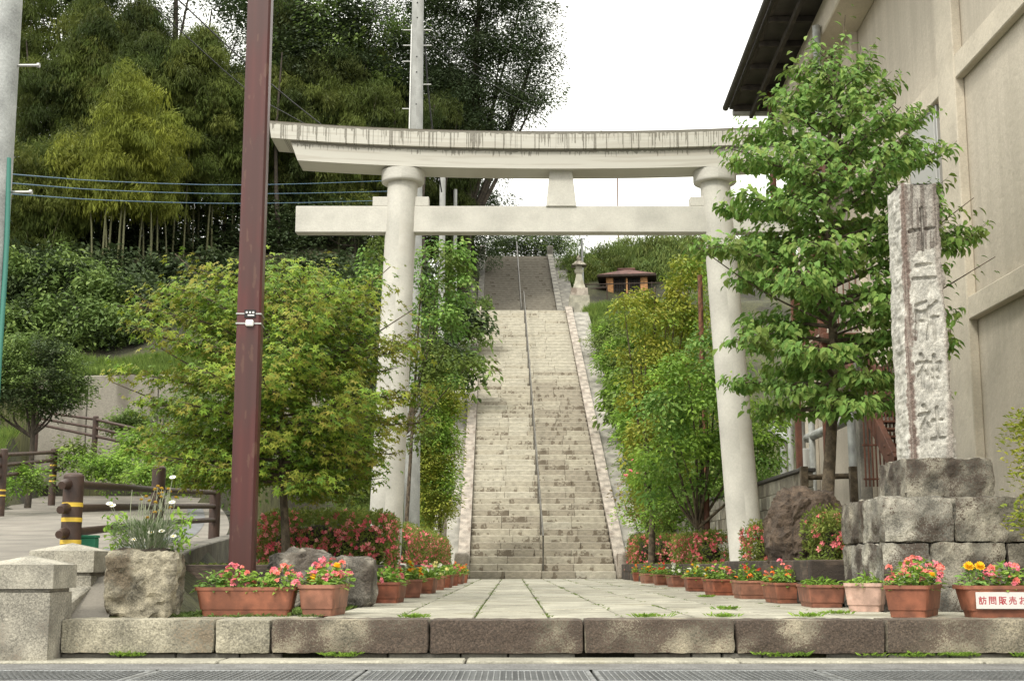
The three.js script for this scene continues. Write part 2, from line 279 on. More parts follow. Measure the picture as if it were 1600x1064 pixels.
function groundY(x, d) {
  const bump = 0.12 * noise3(x * 0.3, 0, d * 0.3);
  if (d < 8.3) return -0.3;
  if (x > -2.4 && d < D0 - 0.2 && x < 40) return mix(-0.035, x > 3.8 ? 0.3 : -0.035, smooth(3.8, 4.6, x));
  if (x <= -2.4 && d < D0 - 0.2) {
    const y = leftY(x, d);
    return x > roadR(d) + 0.28 ? (x > -3.0 && d > 11 ? 0.1 : d < 9.6 ? -0.04 : 0.1) : y;
  }
  const s = stairY(d - 0.6) - 0.45;
  const hx = x - stairX(d);
  if (Math.abs(hx) < 2.6) return s;
  if (x > 0) { let y = s + 0.5 + (hx - 2.6) * 0.1 * smooth(34, 40, d) * (1 - smooth(55, 70, d)) + bump * 2; return mix(y, 0.4, smooth(9, 14, x) * (1 - smooth(40, 55, d)) * (d < 40 ? 1 : 0.5)); }
  return mix(s + 0.4 + bump, leftY(x, d) + bump * (d > 37 ? 2 : 0), smooth(-2.8, -6.5, hx + 0.0));
}
{
  const xs = [], ds = [];
  for (let x = -400; x < -30; x += 40) xs.push(x); for (let x = -30; x < -6; x += 0.8) xs.push(x); for (let x = -6; x < 8; x += 0.35) xs.push(x); for (let x = 8; x < 30; x += 1.2) xs.push(x); for (let x = 30; x <= 400; x += 40) xs.push(x);
  for (let d = -300; d < 0; d += 60) ds.push(d); for (const d of [0, 4, 8, 8.29, 8.31]) ds.push(d); for (let d = 8.6; d < 36; d += 0.4) ds.push(d); ds.push(36.2, 36.35); for (let d = 37; d < 80; d += 0.8) ds.push(d); for (let d = 80; d < 130; d += 3) ds.push(d); for (let d = 130; d <= 700; d += 60) ds.push(d);
  const pos = [], uv = [], idx = [];
  for (const d of ds) for (const x of xs) { pos.push(x, d > 130 ? groundY(x, 130) : groundY(x, d), -d); uv.push(x, d); }
  for (let j = 0; j < ds.length - 1; j++) for (let i = 0; i < xs.length - 1; i++) { const a = j * xs.length + i, b = a + xs.length; idx.push(a, a + 1, b, a + 1, b + 1, b); }
  const g = new THREE.BufferGeometry(); g.setAttribute('position', new THREE.Float32BufferAttribute(pos, 3)); g.setAttribute('uv', new THREE.Float32BufferAttribute(uv, 2)); g.setIndex(idx); g.computeVertexNormals();
  struct('ground', g, M.ground);
}
function sheet(name, mat, ds, left, right, yf, n = 4) {
  const pos = [], uv = [], idx = [];
  ds.forEach((d, j) => { for (let i = 0; i <= n; i++) { const x = mix(left(d), right(d), i / n); pos.push(x, yf(x, d), -d); uv.push(x, d); if (i < n && j < ds.length - 1) { const a = j * (n + 1) + i, b = a + n + 1; idx.push(a, a + 1, b, a + 1, b + 1, b); } } });
  const g = new THREE.BufferGeometry(); g.setAttribute('position', new THREE.Float32BufferAttribute(pos, 3)); g.setAttribute('uv', new THREE.Float32BufferAttribute(uv, 2)); g.setIndex(idx); g.computeVertexNormals();
  return struct(name, g, mat);
}
const steps = (a, b, s) => { const r = []; for (let d = a; d < b; d += s) r.push(d); r.push(b); return r; };
sheet('road', M.asphalt, [-40, 0, 4, 6.8], () => -60, () => 60, () => -0.235);
sheet('roadside', M.asphalt, [7.52, 7.95], () => -60, () => 60, () => -0.235);
sheet('gutter_floor', M.concreteDark, [6.8, 7.52], () => -60, () => 60, () => -0.29);
sheet('side_road', M.sideRoad, steps(8.35, 42, 0.4), (d) => roadR(d) - 4.8, (d) => roadR(d), (x, d) => roadY(d) + 0.012, 6);
sheet('drain_strip', std({ map: stone([118, 119, 120], [98, 98, 99], { size: 1, speck: 0.12, blotch: 0.4, s: 260 }) }), steps(9.4, 30, 0.5), (d) => roadR(d) - 0.75, (d) => roadR(d) - 0.42, (x, d) => roadY(d) + 0.018, 1);
sheet('soil_patch', M.soil, steps(8.62, 12, 0.3), () => -2.5, () => -1.22, (x, d) => -0.012 + 0.01 * noise3(x * 3, 1, d * 3), 8);

// kerb of long granite stones
{
  const kerb = new THREE.Group(); kerb.name = 'kerb'; kerb.userData.kind = 'structure'; scene.add(kerb);
  const ends = [92, 335, 422, 670, 913, 1150, 1385, 1640, 1890].map((p) => at(p, 995, 8.23).x);
  for (let i = 0; i < ends.length - 1; i++) {
    const w = ends[i + 1] - ends[i] - 0.008, g = rough(w, 0.195, 0.32, { seg: 0.022, amp: 0.005, round: 0.0, freq: 9, seed: 3 + i, hard: 45 });
    const m = mesh('kerb_stone', g, [M.kerbPale, M.kerbPale, M.kerb[0], M.kerb[1], M.kerb[0], M.kerb[1], M.kerb[2], M.kerbPale][i], kerb);
    m.position.set((ends[i] + ends[i + 1]) / 2, -0.0975 + (i % 2 ? 0 : 0.003), -8.23 - 0.16);
  }
  const r = rng(5); let x = at(92, 995, 8.23).x;
  while (x < 4.6) { const w = 0.18 + r() * 0.26; if (r() > 0.14) { const m = mesh('footing_stone', bbox(w - 0.01, 0.05, 0.2, 0.006, 0, 0, 0, r() * 3, r() * 3), M.concreteDark, kerb); m.position.set(x + w / 2, -0.222, -8.37 + r() * 0.015); } x += w; }
  x = -6; while (x < 5.4) { const w = 1.1 + r() * 0.5; const m = mesh('gutter_stone', bbox(w - 0.012, 0.08, 0.3, 0.008, 0, 0, 0, r() * 3, r() * 3), M.slab[0], kerb); m.position.set(x + w / 2, -0.262 + r() * 0.004, -8.1 + r() * 0.01); x += w; }
}
// paving: columns of slabs along the path
{
  const pave = new THREE.Group(); pave.name = 'pavement'; pave.userData.kind = 'structure'; scene.add(pave);
  const r = rng(11), xs = [-1.2, -0.72, -0.24, 0.235, 0.72, 1.18, 1.66, 2.14, 2.62];
  for (let c = 0; c < 8; c++) {
    let d = 8.56;
    while (d < 31.2) {
      const L = Math.min(0.75 + r() * 0.45, 31.55 - d), w = xs[c + 1] - xs[c];
      const m = mesh('paving_slab', bbox(w - 0.014, 0.06, L - 0.012, 0.006, 0, 0, 0, r() * 5, r() * 5), M.slab[Math.floor(r() * 3)], pave);
      m.position.set((xs[c] + xs[c + 1]) / 2 + (r() - 0.5) * 0.004, -0.031 + (r() - 0.5) * 0.008, -(d + L / 2)); m.rotation.set((r() - 0.5) * 0.006, 0, (r() - 0.5) * 0.008);
      d += L;
    }
  }
  for (let k = 0; k < 6; k++) { const w = 0.5; const m = mesh('paving_slab', bbox(w - 0.014, 0.06, 0.62, 0.006, 0, 0, 0, r() * 5, r() * 5), M.slab[k % 3], pave); m.position.set(-1.24 - w * (k % 3 + 0.5), -0.034 + r() * 0.006, -8.9 + (k < 3 ? 0 : -0.63)); if (k === 3) m.position.y -= 0.004; }
  for (let k = 0; k < 4; k++) { const w = 0.5; const m = mesh('paving_slab', bbox(w - 0.014, 0.06, 1.1, 0.006, 0, 0, 0, r() * 5, r() * 5), M.slab[k % 3], pave); m.position.set(2.64 + w * (k + 0.5), -0.034 + r() * 0.006, -9.14); }
}
// steel gratings over the gutter
{
  const bounds = [-640, -260, 215, 560, 930, 1300, 1680, 2060].map((p) => (p - 800) / F * 7.1 / 1.025);
  const frameG = {}, labels = ['beyond the granite post', 'in front of the low granite post', 'left of the herb planter kerb', 'before the long terracotta planter', 'in front of the paved path', 'before the path beside the pots', 'before the white sign planter', 'past the sign planter'];
  for (let i = 0; i < bounds.length - 1; i++) {
    const w = bounds[i + 1] - bounds[i] - 0.014, cx = (bounds[i] + bounds[i + 1]) / 2;
    const t = thing('gutter_grating', 'galvanised steel gutter grating ' + ['far along the road edge beyond the granite posts', 'beside the road below the low granite post', 'below the plain pale kerb stones', 'below the kerb under the pink flower pot', 'below the dark stained kerb at the path', 'below the kerb near the boulder', 'below the kerb at the white sign'][i], 'grating', [cx, -0.235, -7.16]);
    mesh('frame', merge([bbox(w, 0.04, 0.03, 0.004, 0, -0.02, 0.335), bbox(w, 0.04, 0.03, 0.004, 0, -0.02, -0.335), bbox(0.03, 0.04, 0.64, 0.004, w / 2 - 0.015, -0.02, 0), bbox(0.03, 0.04, 0.64, 0.004, -w / 2 + 0.015, -0.02, 0)]), M.grate, t);
    const bars = []; for (let x = -w / 2 + 0.05; x < w / 2 - 0.03; x += 0.032) bars.push(new THREE.BoxGeometry(0.007, 0.03, 0.64).translate(x, -0.017, 0));
    for (let z = -0.28; z < 0.3; z += 0.075) bars.push(new THREE.BoxGeometry(w - 0.06, 0.018, 0.008).translate(0, -0.012, z));
    tag(mesh('bars', boxUV(merge(bars)), M.grate, t), null, null, null, 'stuff');
  }
}
// ---------------------------------------------------------------- the torii gate
{
  const D = 16, K = D / 15, yv = (y) => EYE + (y - EYE) * K, yf = (y, t) => EYE + (y - EYE) * K * (D - t / 2) / D, cx = 0.6;
  const t = thing('torii_gate', 'large pale concrete torii gate with dark streaked curved top lintel', 'torii', [cx, 0, -D]);
  const bl = -1.4246 * K - cx, tl = -1.256 * K - cx, br = 2.61 * K - cx, tr = 2.339 * K - cx, top = yf(4.845, 0.44) + 0.02;
  for (const [b, u] of [[bl, tl], [br, tr]]) {
    const pts = [V(b, 0, 0), V(mix(b, u, 0.5), top / 2, 0), V(u, top, 0)];
    const c = mesh('column', tube(pts, 0.2, 40, 0.184), M.torii, t);
    const ring = mesh('ring', toCreasedNormals(lathe([[0.18, 0], [0.25, 0], [0.258, 0.006], [0.263, 0.02], [0.264, 0.04], [0.264, 0.15], [0, 0.15]], 40), 0.6), M.torii, c);
    ring.position.set(mix(b, u, 0.98), yf(4.845, 0.44) - 0.13, 0);
    const foot = mesh('base_ring', lathe([[0, 0], [0.29, 0], [0.29, 0.3], [0.27, 0.34], [0.2, 0.345]], 36), M.torii, c); foot.position.set(b, 0, 0);
  }
  // lintels: swept boxes that curve up towards the ends
  function lintel(xl, xr, y0, y1, rise, thick, under, mat) {
    const n = 40, pos = [], uv = [], idx = [], half = (xr - xl) / 2, mid = (xl + xr) / 2;
    const cur = (x) => rise * Math.pow(Math.abs((x - mid) / half), 2.2);
    const ring = [];
    for (let i = 0; i <= n; i++) {
      const s = i / n, xt = mix(xl, xr, s), xb = mix(xl + under, xr - under, s);
      ring.push([[xb, y0 + cur(xb), thick / 2], [xt, y1 + cur(xt), thick / 2], [xt, y1 + cur(xt) + 0.0, -thick / 2], [xb, y0 + cur(xb), -thick / 2]]);
    }
    const tri = [], U = [], put = (A, B, C, ua, ub, uc) => { tri.push(...A, ...B, ...C); U.push(...ua, ...ub, ...uc); };
    const L = xr - xl;
    for (let i = 0; i < n; i++) for (let k = 0; k < 4; k++) {
      const A = ring[i][k], B = ring[i + 1][k], C = ring[i + 1][(k + 1) % 4], E = ring[i][(k + 1) % 4];
      const f = (P, q) => k === 0 || k === 2 ? [P[0] / L * 1.0 + (k ? 0.37 : 0), (k === 0) === (q > 0) ? 0.97 : 0.03] : k === 1 ? [P[0] / L, 0.97 + (q ? 0.02 : 0)] : [P[0] / L, 0.02];
      put(A, B, C, f(A, 0), f(B, 0), f(C, 1)); put(A, C, E, f(A, 0), f(C, 1), f(E, 1));
    }
    const a = ring[0], b = ring[n];
    for (const [R, s] of [[a, 1], [b, 0]]) { const q = [[0.1, 0.05], [0.1, 0.9], [0.15, 0.9], [0.15, 0.05]]; s ? (put(R[0], R[1], R[2], q[0], q[1], q[2]), put(R[0], R[2], R[3], q[0], q[2], q[3])) : (put(R[0], R[2], R[1], q[0], q[2], q[1]), put(R[0], R[3], R[2], q[0], q[3], q[2])); }
    const g = new THREE.BufferGeometry(); g.setAttribute('position', new THREE.Float32BufferAttribute(tri, 3)); g.setAttribute('uv', new THREE.Float32BufferAttribute(U, 2)); g.computeVertexNormals();
    return toCreasedNormals(g, 0.5);
  }
  const e = 3.4 * K * 0.983;
  const cap = mesh('upper_lintel', lintel(-e, e, yf(5.09, 0.56), yf(5.285, 0.56), 0.135, 0.56, 0.03), M.toriiCap, t);
  mesh('weathered_top', lintel(-e, e, yf(5.2852, 0.56), yf(5.305, 0.56), 0.135, 0.5, 0.0), M.toriiTop, cap);
  mesh('lower_lintel', lintel(-3.1 * K, 3.1 * K, yf(4.845, 0.44), yf(5.0895, 0.56) - 0.0005, 0.112, 0.44, 0.09), M.toriiBeam, t);
  mesh('tie_beam', bbox(3.04 * 2 * K, 0.33, 0.17, 0.008, 0, yf(4.245, 0.17), 0), M.torii, t);
  mesh('centre_strut', extrude([[-0.185, yv(4.37)], [0.185, yv(4.37)], [0.135, yf(4.87, 0.44)], [-0.135, yf(4.87, 0.44)]], 0.22, 0.006), M.torii, t);
  for (const [x, s] of [[mix(bl, tl, 0.88), -1], [mix(bl, tl, 0.88), 1], [mix(br, tr, 0.88), -1], [mix(br, tr, 0.88), 1]])
    mesh('wedge', bbox(0.2, 0.12, 0.15, 0.008, x + s * 0.245, yf(4.245, 0.17) + 0.226, 0), M.torii, t);
}

// ---------------------------------------------------------------- the long staircase
const W = 3.42, stair = thing('stone_staircase', 'long steep flight of pale stone steps climbing the hill to a second flight', 'stairs', [stairX(D0), 0, -D0], 0.0115);
{
  const r = rng(21);
  function stepGeo(w, h, d, u0) {                                     // bevelled block whose front shows the riser half of the sheet
    const g = bbox(w, h, d, 0.012), p = g.attributes.position, n = g.attributes.normal, uv = g.attributes.uv;
    for (let i = 0; i < p.count; i++) {
      const up = Math.abs(n.getY(i)) > 0.7, u = (p.getX(i) + w / 2) / 3.6 + u0;
      uv.setXY(i, u, up ? 0.53 + clamp((p.getZ(i) + d / 2) / d) * 0.44 : 0.02 + clamp((p.getY(i) + h / 2) / h) * 0.44);
    }
    return g;
  }
  for (let i = 0; i < N1; i++) {
    const k = i < 48 ? 4 : 3, cuts = [0];
    for (let j = 1; j < k; j++) cuts.push((j + (r() - 0.5) * 0.5) / k); cuts.push(1);
    for (let j = 0; j < k; j++) {
      const w = (cuts[j + 1] - cuts[j]) * W, x = -W / 2 + (cuts[j] + cuts[j + 1]) / 2 * W;
      const right = x > 0.1 && i > 7 && i < 38, low = i < 12, pick = r();
      const m = right ? (pick < 0.72 ? 2 : 1) : low ? (pick < 0.5 ? 2 : pick < 0.9 ? 1 : 0) : i > 40 ? (pick < 0.8 ? 0 : 1) : (pick < 0.5 ? 0 : pick < 0.92 ? 1 : 2);
      const b = mesh('step_stone', stepGeo(w - 0.006, RISE + 0.03, TREAD + 0.06, r()), M.step[m], stair);
      b.position.set(x, (i + 0.5) * RISE - 0.015 + (r() - 0.5) * 0.006, -(i + 0.5) * TREAD - 0.03 + (r() - 0.5) * 0.012);
    }
  }
  const land = mesh('landing', bbox(W, 0.16, LAND, 0.01, 0, 0, 0), M.slab[1], stair); land.position.set(0, Y1 - 0.085, -(D1 - D0 + LAND / 2));
  for (let i = 0; i < N2; i++) {
    const b = mesh('upper_step', stepGeo(W, RISE + 0.03, TREAD + 0.06, r()), M.step[3], stair);
    b.position.set((r() - 0.5) * 0.01, Y1 + (i + 0.5) * RISE - 0.015, -(D2 - D0) - (i + 0.5) * TREAD - 0.03);
  }
  // sloping side walls with coping stones, aprons beyond them
  const slab = (x, w, dA, yA, dB, yB, top, deep) => { // parallelogram running up the slope
    const g = extrude([[dA, yA - deep], [dB, yB - deep], [dB, yB + top], [dA, yA + top]], w, 0.006); g.rotateY(Math.PI / 2); g.translate(x, 0, 0); return boxUV(g);
  };
  for (const s of [-1, 1]) for (const [a, ya, b, yb, k] of [[0, 0.05, D1 - D0, Y1, 9], [D2 - D0, Y1 + 0.05, D3 - D0, Y2, 5]]) {
    mesh('side_wall', slab(s * (W / 2 + 0.14), 0.24, a, ya, b, yb, 0.12, 0.5), M.coping, stair);
    for (let j = 0; j < k; j++) {
      const g = slab(s * (W / 2 + 0.14), 0.28, mix(a, b, j / k) + 0.01, mix(ya, yb, j / k), mix(a, b, (j + 1) / k) - 0.01, mix(ya, yb, (j + 1) / k), 0.24 + r() * 0.006, -0.121);
      mesh('coping_stone', g, k === 9 ? M.coping : M.concreteDark, stair);
    }
    mesh('apron', slab(s * (W / 2 + 0.62), 0.66, a - 0.1, ya - 0.1, b, yb - 0.1, 0.1, 0.4), k === 9 ? M.concrete : M.concreteDark, stair);
  }
  for (const s of [-1, 1]) {
    const nw = mesh('newel_stone', rough(0.34, 0.62, 0.4, { seg: 0.05, amp: 0.006, round: 0.05, seed: 40 + s }), M.coping, stair); nw.position.set(s * (W / 2 + 0.16), 0.3, 0.24);
    const bl = mesh('landing_wall', bbox(0.36, 1.0, LAND - 0.1, 0.02, s * (W / 2 + 0.2), Y1 - 0.25, -(D1 - D0 + LAND / 2)), M.concreteDark, stair);
    const end = mesh('end_post', bbox(0.32, 0.8, 0.36, 0.03, s * (W / 2 + 0.16), Y2 + 0.25, -(D3 - D0)), M.concreteDark, stair);
  }
  const pipe = mesh('drain_pipe', tube([V(W / 2 + 0.75, Y1 - 0.45, -(D1 - D0) + 0.35), V(W / 2 + 0.75, Y1 - 0.45, -(D1 - D0) - 0.6)], 0.2, 20, 0.2, false), M.black, stair);
}
{
  const t = thing('stair_handrail', 'thin steel handrail running up the middle of the stone steps', 'handrail', [stairX(D0), 0, -D0], 0.0115);
  const P = (d, h) => V(0.02, (d < D1 - D0 ? d / TREAD * RISE : d < D2 - D0 ? Y1 : Y1 + (d - D2 + D0) / TREAD * RISE) + h, -d), hgt = 0.86;
  const run = [P(0.25, hgt), P(D1 - D0, hgt), P(D2 - D0, hgt), P(D3 - D0 + 0.2, hgt)];
  for (let i = 0; i < 3; i++) mesh('rail', tube([run[i], run[i + 1]], 0.024, 10), M.railSteel, t);
  for (let d = 0.25; d < D3 - D0; d += 1.83) mesh('post', tube([P(d, 0.0), P(d, hgt)], 0.02, 8), M.railSteel, t);
}

// ---------------------------------------------------------------- raised beds edged with dark timbers
function bed(name, label, x0, x1, d0, d1, top, side) {
  const t = thing(name, label, 'garden bed', [(x0 + x1) / 2, 0, -(d0 + d1) / 2]), r = rng(Math.round(d0 * 100));
  const cx = (x0 + x1) / 2, cz = -(d0 + d1) / 2;
  mesh('soil', new THREE.BoxGeometry(x1 - x0 - 0.16, top - 0.03, d1 - d0 - 0.16).translate(0, (top - 0.03) / 2, 0), M.soil, t);
  for (let row = 0; row < 2; row++) {
    const h = top / 2, y = h * (row + 0.5);
    for (let d = d0; d < d1 - 0.1;) { const L = Math.min(1.5 + r() * 0.9, d1 - d); const m = mesh('timber', bbox(0.1, h - 0.006, L - 0.008, 0.01, 0, 0, 0, r() * 4, r() * 4), M.timber[Math.floor(r() * 3)], t); m.position.set((side < 0 ? x0 + 0.05 : x1 - 0.05) - cx + (r() - 0.5) * 0.012, y, -(d + L / 2) - cz); d += L; }
    for (let x = x0 + 0.0; x < x1 - 0.05;) { const L = Math.min(0.9 + r() * 0.6, x1 - x); const m = mesh('timber', bbox(L - 0.008, h - 0.006, 0.1, 0.01, 0, 0, 0, r() * 4, r() * 4), M.timber[Math.floor(r() * 3)], t); m.position.set(x + L / 2 - cx, y + 0.002, -(d0 - 0.052) - cz + (r() - 0.5) * 0.01); x += L; }
  }
  return t;
}
bed('garden_bed', 'raised bed with dark timber edge holding boulder and right gate column', 2.45, 5.1, 11.3, 15.7, 0.37, -1);
bed('garden_bed', 'raised bed with pink azalea hedges beside the block wall', 2.5, 5.1, 15.9, 31, 0.34, -1);
bed('garden_bed', 'raised dark timber bed holding the maple and left gate column', -3.1, -1.25, 11.6, 31, 0.33, 1);

// ---------------------------------------------------------------- inscribed stone pillar on its masonry base
const STROKES = {
  ju: [[[0.08, 0.5], [0.92, 0.42]], [[0.5, 0.03], [0.52, 0.2], [0.5, 0.98]]],
  ni: [[[0.22, 0.2], [0.78, 0.12]], [[0.06, 0.86], [0.94, 0.78]]],
  sho: [[[0.12, 0.14], [0.5, 0.04]], [[0.14, 0.3], [0.45, 0.28], [0.45, 0.5]], [[0.13, 0.52], [0.45, 0.5]], [[0.14, 0.28], [0.12, 0.6], [0.03, 0.96]], [[0.92, 0.06], [0.62, 0.2]], [[0.62, 0.18], [0.6, 0.6], [0.48, 0.95]], [[0.62, 0.44], [0.97, 0.4]], [[0.79, 0.44], [0.8, 0.98]]],
  shin: [[[0.2, 0.02], [0.3, 0.12]], [[0.04, 0.27], [0.4, 0.22], [0.06, 0.62]], [[0.24, 0.45], [0.24, 0.98]], [[0.3, 0.5], [0.42, 0.6]], [[0.52, 0.26], [0.94, 0.24], [0.92, 0.68]], [[0.52, 0.26], [0.54, 0.7], [0.92, 0.66]], [[0.54, 0.47], [0.92, 0.45]], [[0.72, 0.04], [0.73, 0.98]]],
  sha: [[[0.2, 0.02], [0.3, 0.12]], [[0.04, 0.27], [0.4, 0.22], [0.06, 0.62]], [[0.24, 0.45], [0.24, 0.98]], [[0.3, 0.5], [0.42, 0.6]], [[0.54, 0.42], [0.92, 0.38]], [[0.72, 0.08], [0.73, 0.86]], [[0.48, 0.9], [0.98, 0.85]]],
  hou: [[[0.22, 0.02], [0.26, 0.1]], [[0.04, 0.17], [0.43, 0.17]], [[0.1, 0.31], [0.38, 0.31]], [[0.1, 0.44], [0.38, 0.44]], [[0.1, 0.58], [0.38, 0.58], [0.38, 0.92], [0.1, 0.92], [0.1, 0.58]], [[0.71, 0.02], [0.71, 0.2]], [[0.48, 0.21], [0.98, 0.21]], [[0.68, 0.21], [0.65, 0.55], [0.48, 0.96]], [[0.66, 0.45], [0.93, 0.45], [0.89, 0.93], [0.77, 0.89]]],
  mon: [[[0.08, 0.04], [0.08, 0.97]], [[0.08, 0.05], [0.42, 0.05], [0.42, 0.4], [0.08, 0.4]], [[0.08, 0.22], [0.42, 0.22]], [[0.92, 0.4], [0.58, 0.4], [0.58, 0.05], [0.92, 0.05], [0.92, 0.96], [0.82, 0.92]], [[0.58, 0.22], [0.92, 0.22]], [[0.32, 0.54], [0.68, 0.54], [0.68, 0.84], [0.32, 0.84], [0.32, 0.54]]],
  han: [[[0.09, 0.05], [0.4, 0.05], [0.4, 0.72], [0.09, 0.72], [0.09, 0.05]], [[0.09, 0.27], [0.4, 0.27]], [[0.09, 0.49], [0.4, 0.49]], [[0.17, 0.75], [0.05, 0.96]], [[0.32, 0.75], [0.44, 0.94]], [[0.53, 0.1], [0.96, 0.08]], [[0.55, 0.1], [0.55, 0.5], [0.46, 0.96]], [[0.57, 0.36], [0.9, 0.36], [0.76, 0.7], [0.55, 0.96]], [[0.62, 0.5], [0.74, 0.74], [0.97, 0.96]]],
  bai: [[[0.1, 0.15], [0.9, 0.15]], [[0.5, 0.01], [0.5, 0.35]], [[0.2, 0.35], [0.8, 0.35]], [[0.08, 0.66], [0.08, 0.51], [0.92, 0.51], [0.92, 0.66]], [[0.37, 0.58], [0.34, 0.77], [0.07, 0.97]], [[0.62, 0.58], [0.62, 0.92], [0.92, 0.93], [0.94, 0.79]]],
  o: [[[0.08, 0.26], [0.64, 0.24]], [[0.36, 0.04], [0.36, 0.86], [0.22, 0.93], [0.1, 0.8], [0.26, 0.58], [0.6, 0.48], [0.86, 0.62], [0.84, 0.84], [0.58, 0.94]], [[0.74, 0.14], [0.94, 0.32]]],
};
{
  const t = thing('inscribed_stone_pillar', 'tall rough granite pillar with carved characters on stacked stone base', 'stone monument', [3.45, 0, -10.6]);
  const ox = 3.45, oz = -10.6, H = 2.24, y0 = 1.12, wb = 0.375, wt = 0.31, dep = 0.34, nx = 70, ny = 330;
  const segs = [];
  for (const [k, a, b, wd] of [['ju', 0.085, 0.265, 0.235], ['ni', 0.285, 0.36, 0.2], ['sho', 0.425, 0.575, 0.2], ['shin', 0.62, 0.745, 0.2], ['sha', 0.8, 0.935, 0.2]])
    for (const s of STROKES[k]) for (let i = 0; i < s.length - 1; i++) segs.push([...[s[i], s[i + 1]].flatMap(([x, y]) => [(x - 0.5) * wd + 0.01, (1 - mix(a, b, y)) * H])]);
  const carve = (x, y) => { let m = 9; for (const [ax, ay, bx, by] of segs) { const dx = bx - ax, dy = by - ay, k = clamp(((x - ax) * dx + (y - ay) * dy) / (dx * dx + dy * dy + 1e-9)); m = Math.min(m, Math.hypot(x - ax - dx * k, y - ay - dy * k) / (1.15 - 0.4 * k)); } return m; };
  const groove = (x, y) => { const m = carve(x, y); return 0.03 * (1 - smooth(0.008, 0.019, m)); };
  // one closed surface: front grid (fine, carved), sides and back coarse
  const tri = [], uvs = [], n2 = (x, y, z, f) => noise3(x * f, y * f, z * f);
  const P = (side, s, v) => {
    const y = v * H, w = mix(wb, wt, v) + 0.014 * n2(1, y, 3, 2.2), jag = 0.016 * n2(2, y, 5, 5) + 0.007 * n2(4, y, 2, 17);
    let q;
    if (side === 0) { const x = (s - 0.5) * w, e = Math.abs(s - 0.5) * 2; q = [x + (e > 0.9 ? jag * Math.sign(s - 0.5) * (e - 0.9) * 10 : 0), y, dep / 2 - (e > 0.88 ? (e - 0.88) * 0.16 : 0) + 0.004 * n2(x, y, 1, 24) + 0.004 * n2(x, y, 1, 6) - groove(x, y)]; }
    else { const c = [[w / 2 + jag, dep / 2 - 0.0192], [w / 2 + jag * 0.4, -dep / 2], [-w / 2 + jag * 0.4, -dep / 2], [-w / 2 - jag, dep / 2 - 0.0192]], A = c[side - 1], B = c[side]; const m = Math.sin(s * Math.PI), dn = m * (0.014 * n2(s * 0.4 + side, y, side, 8) + 0.008 * n2(s * 0.4, y, side, 28)); q = [mix(A[0], B[0], s) + (side === 1 ? dn : side === 3 ? -dn : 0), y, mix(A[1], B[1], s) - (side === 2 ? dn : 0)]; }
    if (side === 0 && (s === 0 || s === 1)) q[2] = dep / 2 - 0.0192;
    return [q[0] + 0.0, q[1] + (v === 1 ? 0.02 * n2(q[0], 1, q[2], 6) : 0), q[2]];
  };
  for (let side = 0; side < 4; side++) {
    const sx = side ? 10 : nx;
    const row = (j) => Array.from({ length: sx + 1 }, (_, i) => P(side, i / sx, j / ny));
    let a = row(0);
    for (let j = 0; j < ny; j++) { const b = row(j + 1); for (let i = 0; i < sx; i++) tri.push(...a[i], ...a[i + 1], ...b[i + 1], ...a[i], ...b[i + 1], ...b[i]); a = b; }
  }
  const capY = H, ct = [P(0, 0, 1), P(0, 1, 1), P(1, 1, 1), P(2, 1, 1)]; tri.push(...ct[0], ...ct[1], ...ct[2], ...ct[0], ...ct[2], ...ct[3]);
  let g = new THREE.BufferGeometry(); g.setAttribute('position', new THREE.Float32BufferAttribute(tri, 3)); g = boxUV(g); const uvk = g.attributes.uv; g.deleteAttribute('normal');
  { const p = g.attributes.position; for (let i = 0; i < p.count; i++) uvk.setXY(i, (p.getX(i) + p.getZ(i) * 0.9) / 1.12 + 0.5, p.getY(i) / 2.24); }
  g = toCreasedNormals(g, 0.9);
  // lichen-pale stone with brown iron stains down the arris and grime in the upper third, as the photograph shows
  const stoneTex = tex(512, 1024, (u, v) => {
    const gr = pn2(u, v, 256, 512, 401), f = pn2(u, v, 22, 44, 402) * 0.6 + pn2(u, v, 60, 120, 403) * 0.4, st = pn2(u, v, 90, 8, 404), b = fbm(u, v, 4, 405, 5);
    let c = col([208, 205, 196], 0.95 + (gr - 0.5) * 0.36 + (f - 0.5) * 0.35);
    const x = (u - 0.5) * 1.12 - 0.153, wander = (b - 0.5) * 0.1;
    const arris = 1 - smooth(0.02, 0.046, Math.abs(x + 0.128 + wander * 0.7 + 0.03 * (1 - v)) + (f - 0.5) * 0.05);
    c = mixc(c, col([124, 104, 95], 0.9 + (gr - 0.5) * 0.6), arris * (0.55 + 0.3 * smooth(0.3, 0.7, st)));
    const arr2 = 1 - smooth(0.01, 0.045, Math.abs(x - 0.15 + wander)); c = mixc(c, col([126, 108, 98], 0.9 + (gr - 0.5) * 0.6), arr2 * 0.35);
    if (x > -0.12 && v > 0.7 + (b - 0.5) * 0.3) c = mixc(c, col([132, 122, 114], 0.85 + (gr - 0.5) * 0.6), 0.35 + 0.5 * smooth(0.4, 0.6, st));
    return c;
  }, 1, 1);
  const m = mesh('carved_pillar', g, std({ map: stoneTex, roughness: 0.95 }), t); m.position.set(-0.16, y0, -0.07);
  const blk = (w, h, d, x0, yb, df, seed, mat) => { const b = mesh('base_stone', rough(w - 0.012, h - 0.008, d - 0.01, { seg: 0.035, amp: 0.014, round: 0.0, freq: 5, seed, fine: 0.7, hard: 34 }), mat, t); b.position.set(x0 + w / 2 - ox, yb + h / 2, -(df + d / 2) - oz); };
  blk(0.68, 0.3, 0.8, 2.97, 0.825, 10.16, 61, M.masonry[0]);
  let yb = 0.49, h = 0.34;
  const course = (yb, h, cuts, s) => cuts.slice(0, -1).forEach((x, i) => blk(cuts[i + 1] - x, h, 0.62, x, yb, 9.92 + (i % 2) * 0.012, s + i, M.masonry[(i + s) % 3]));
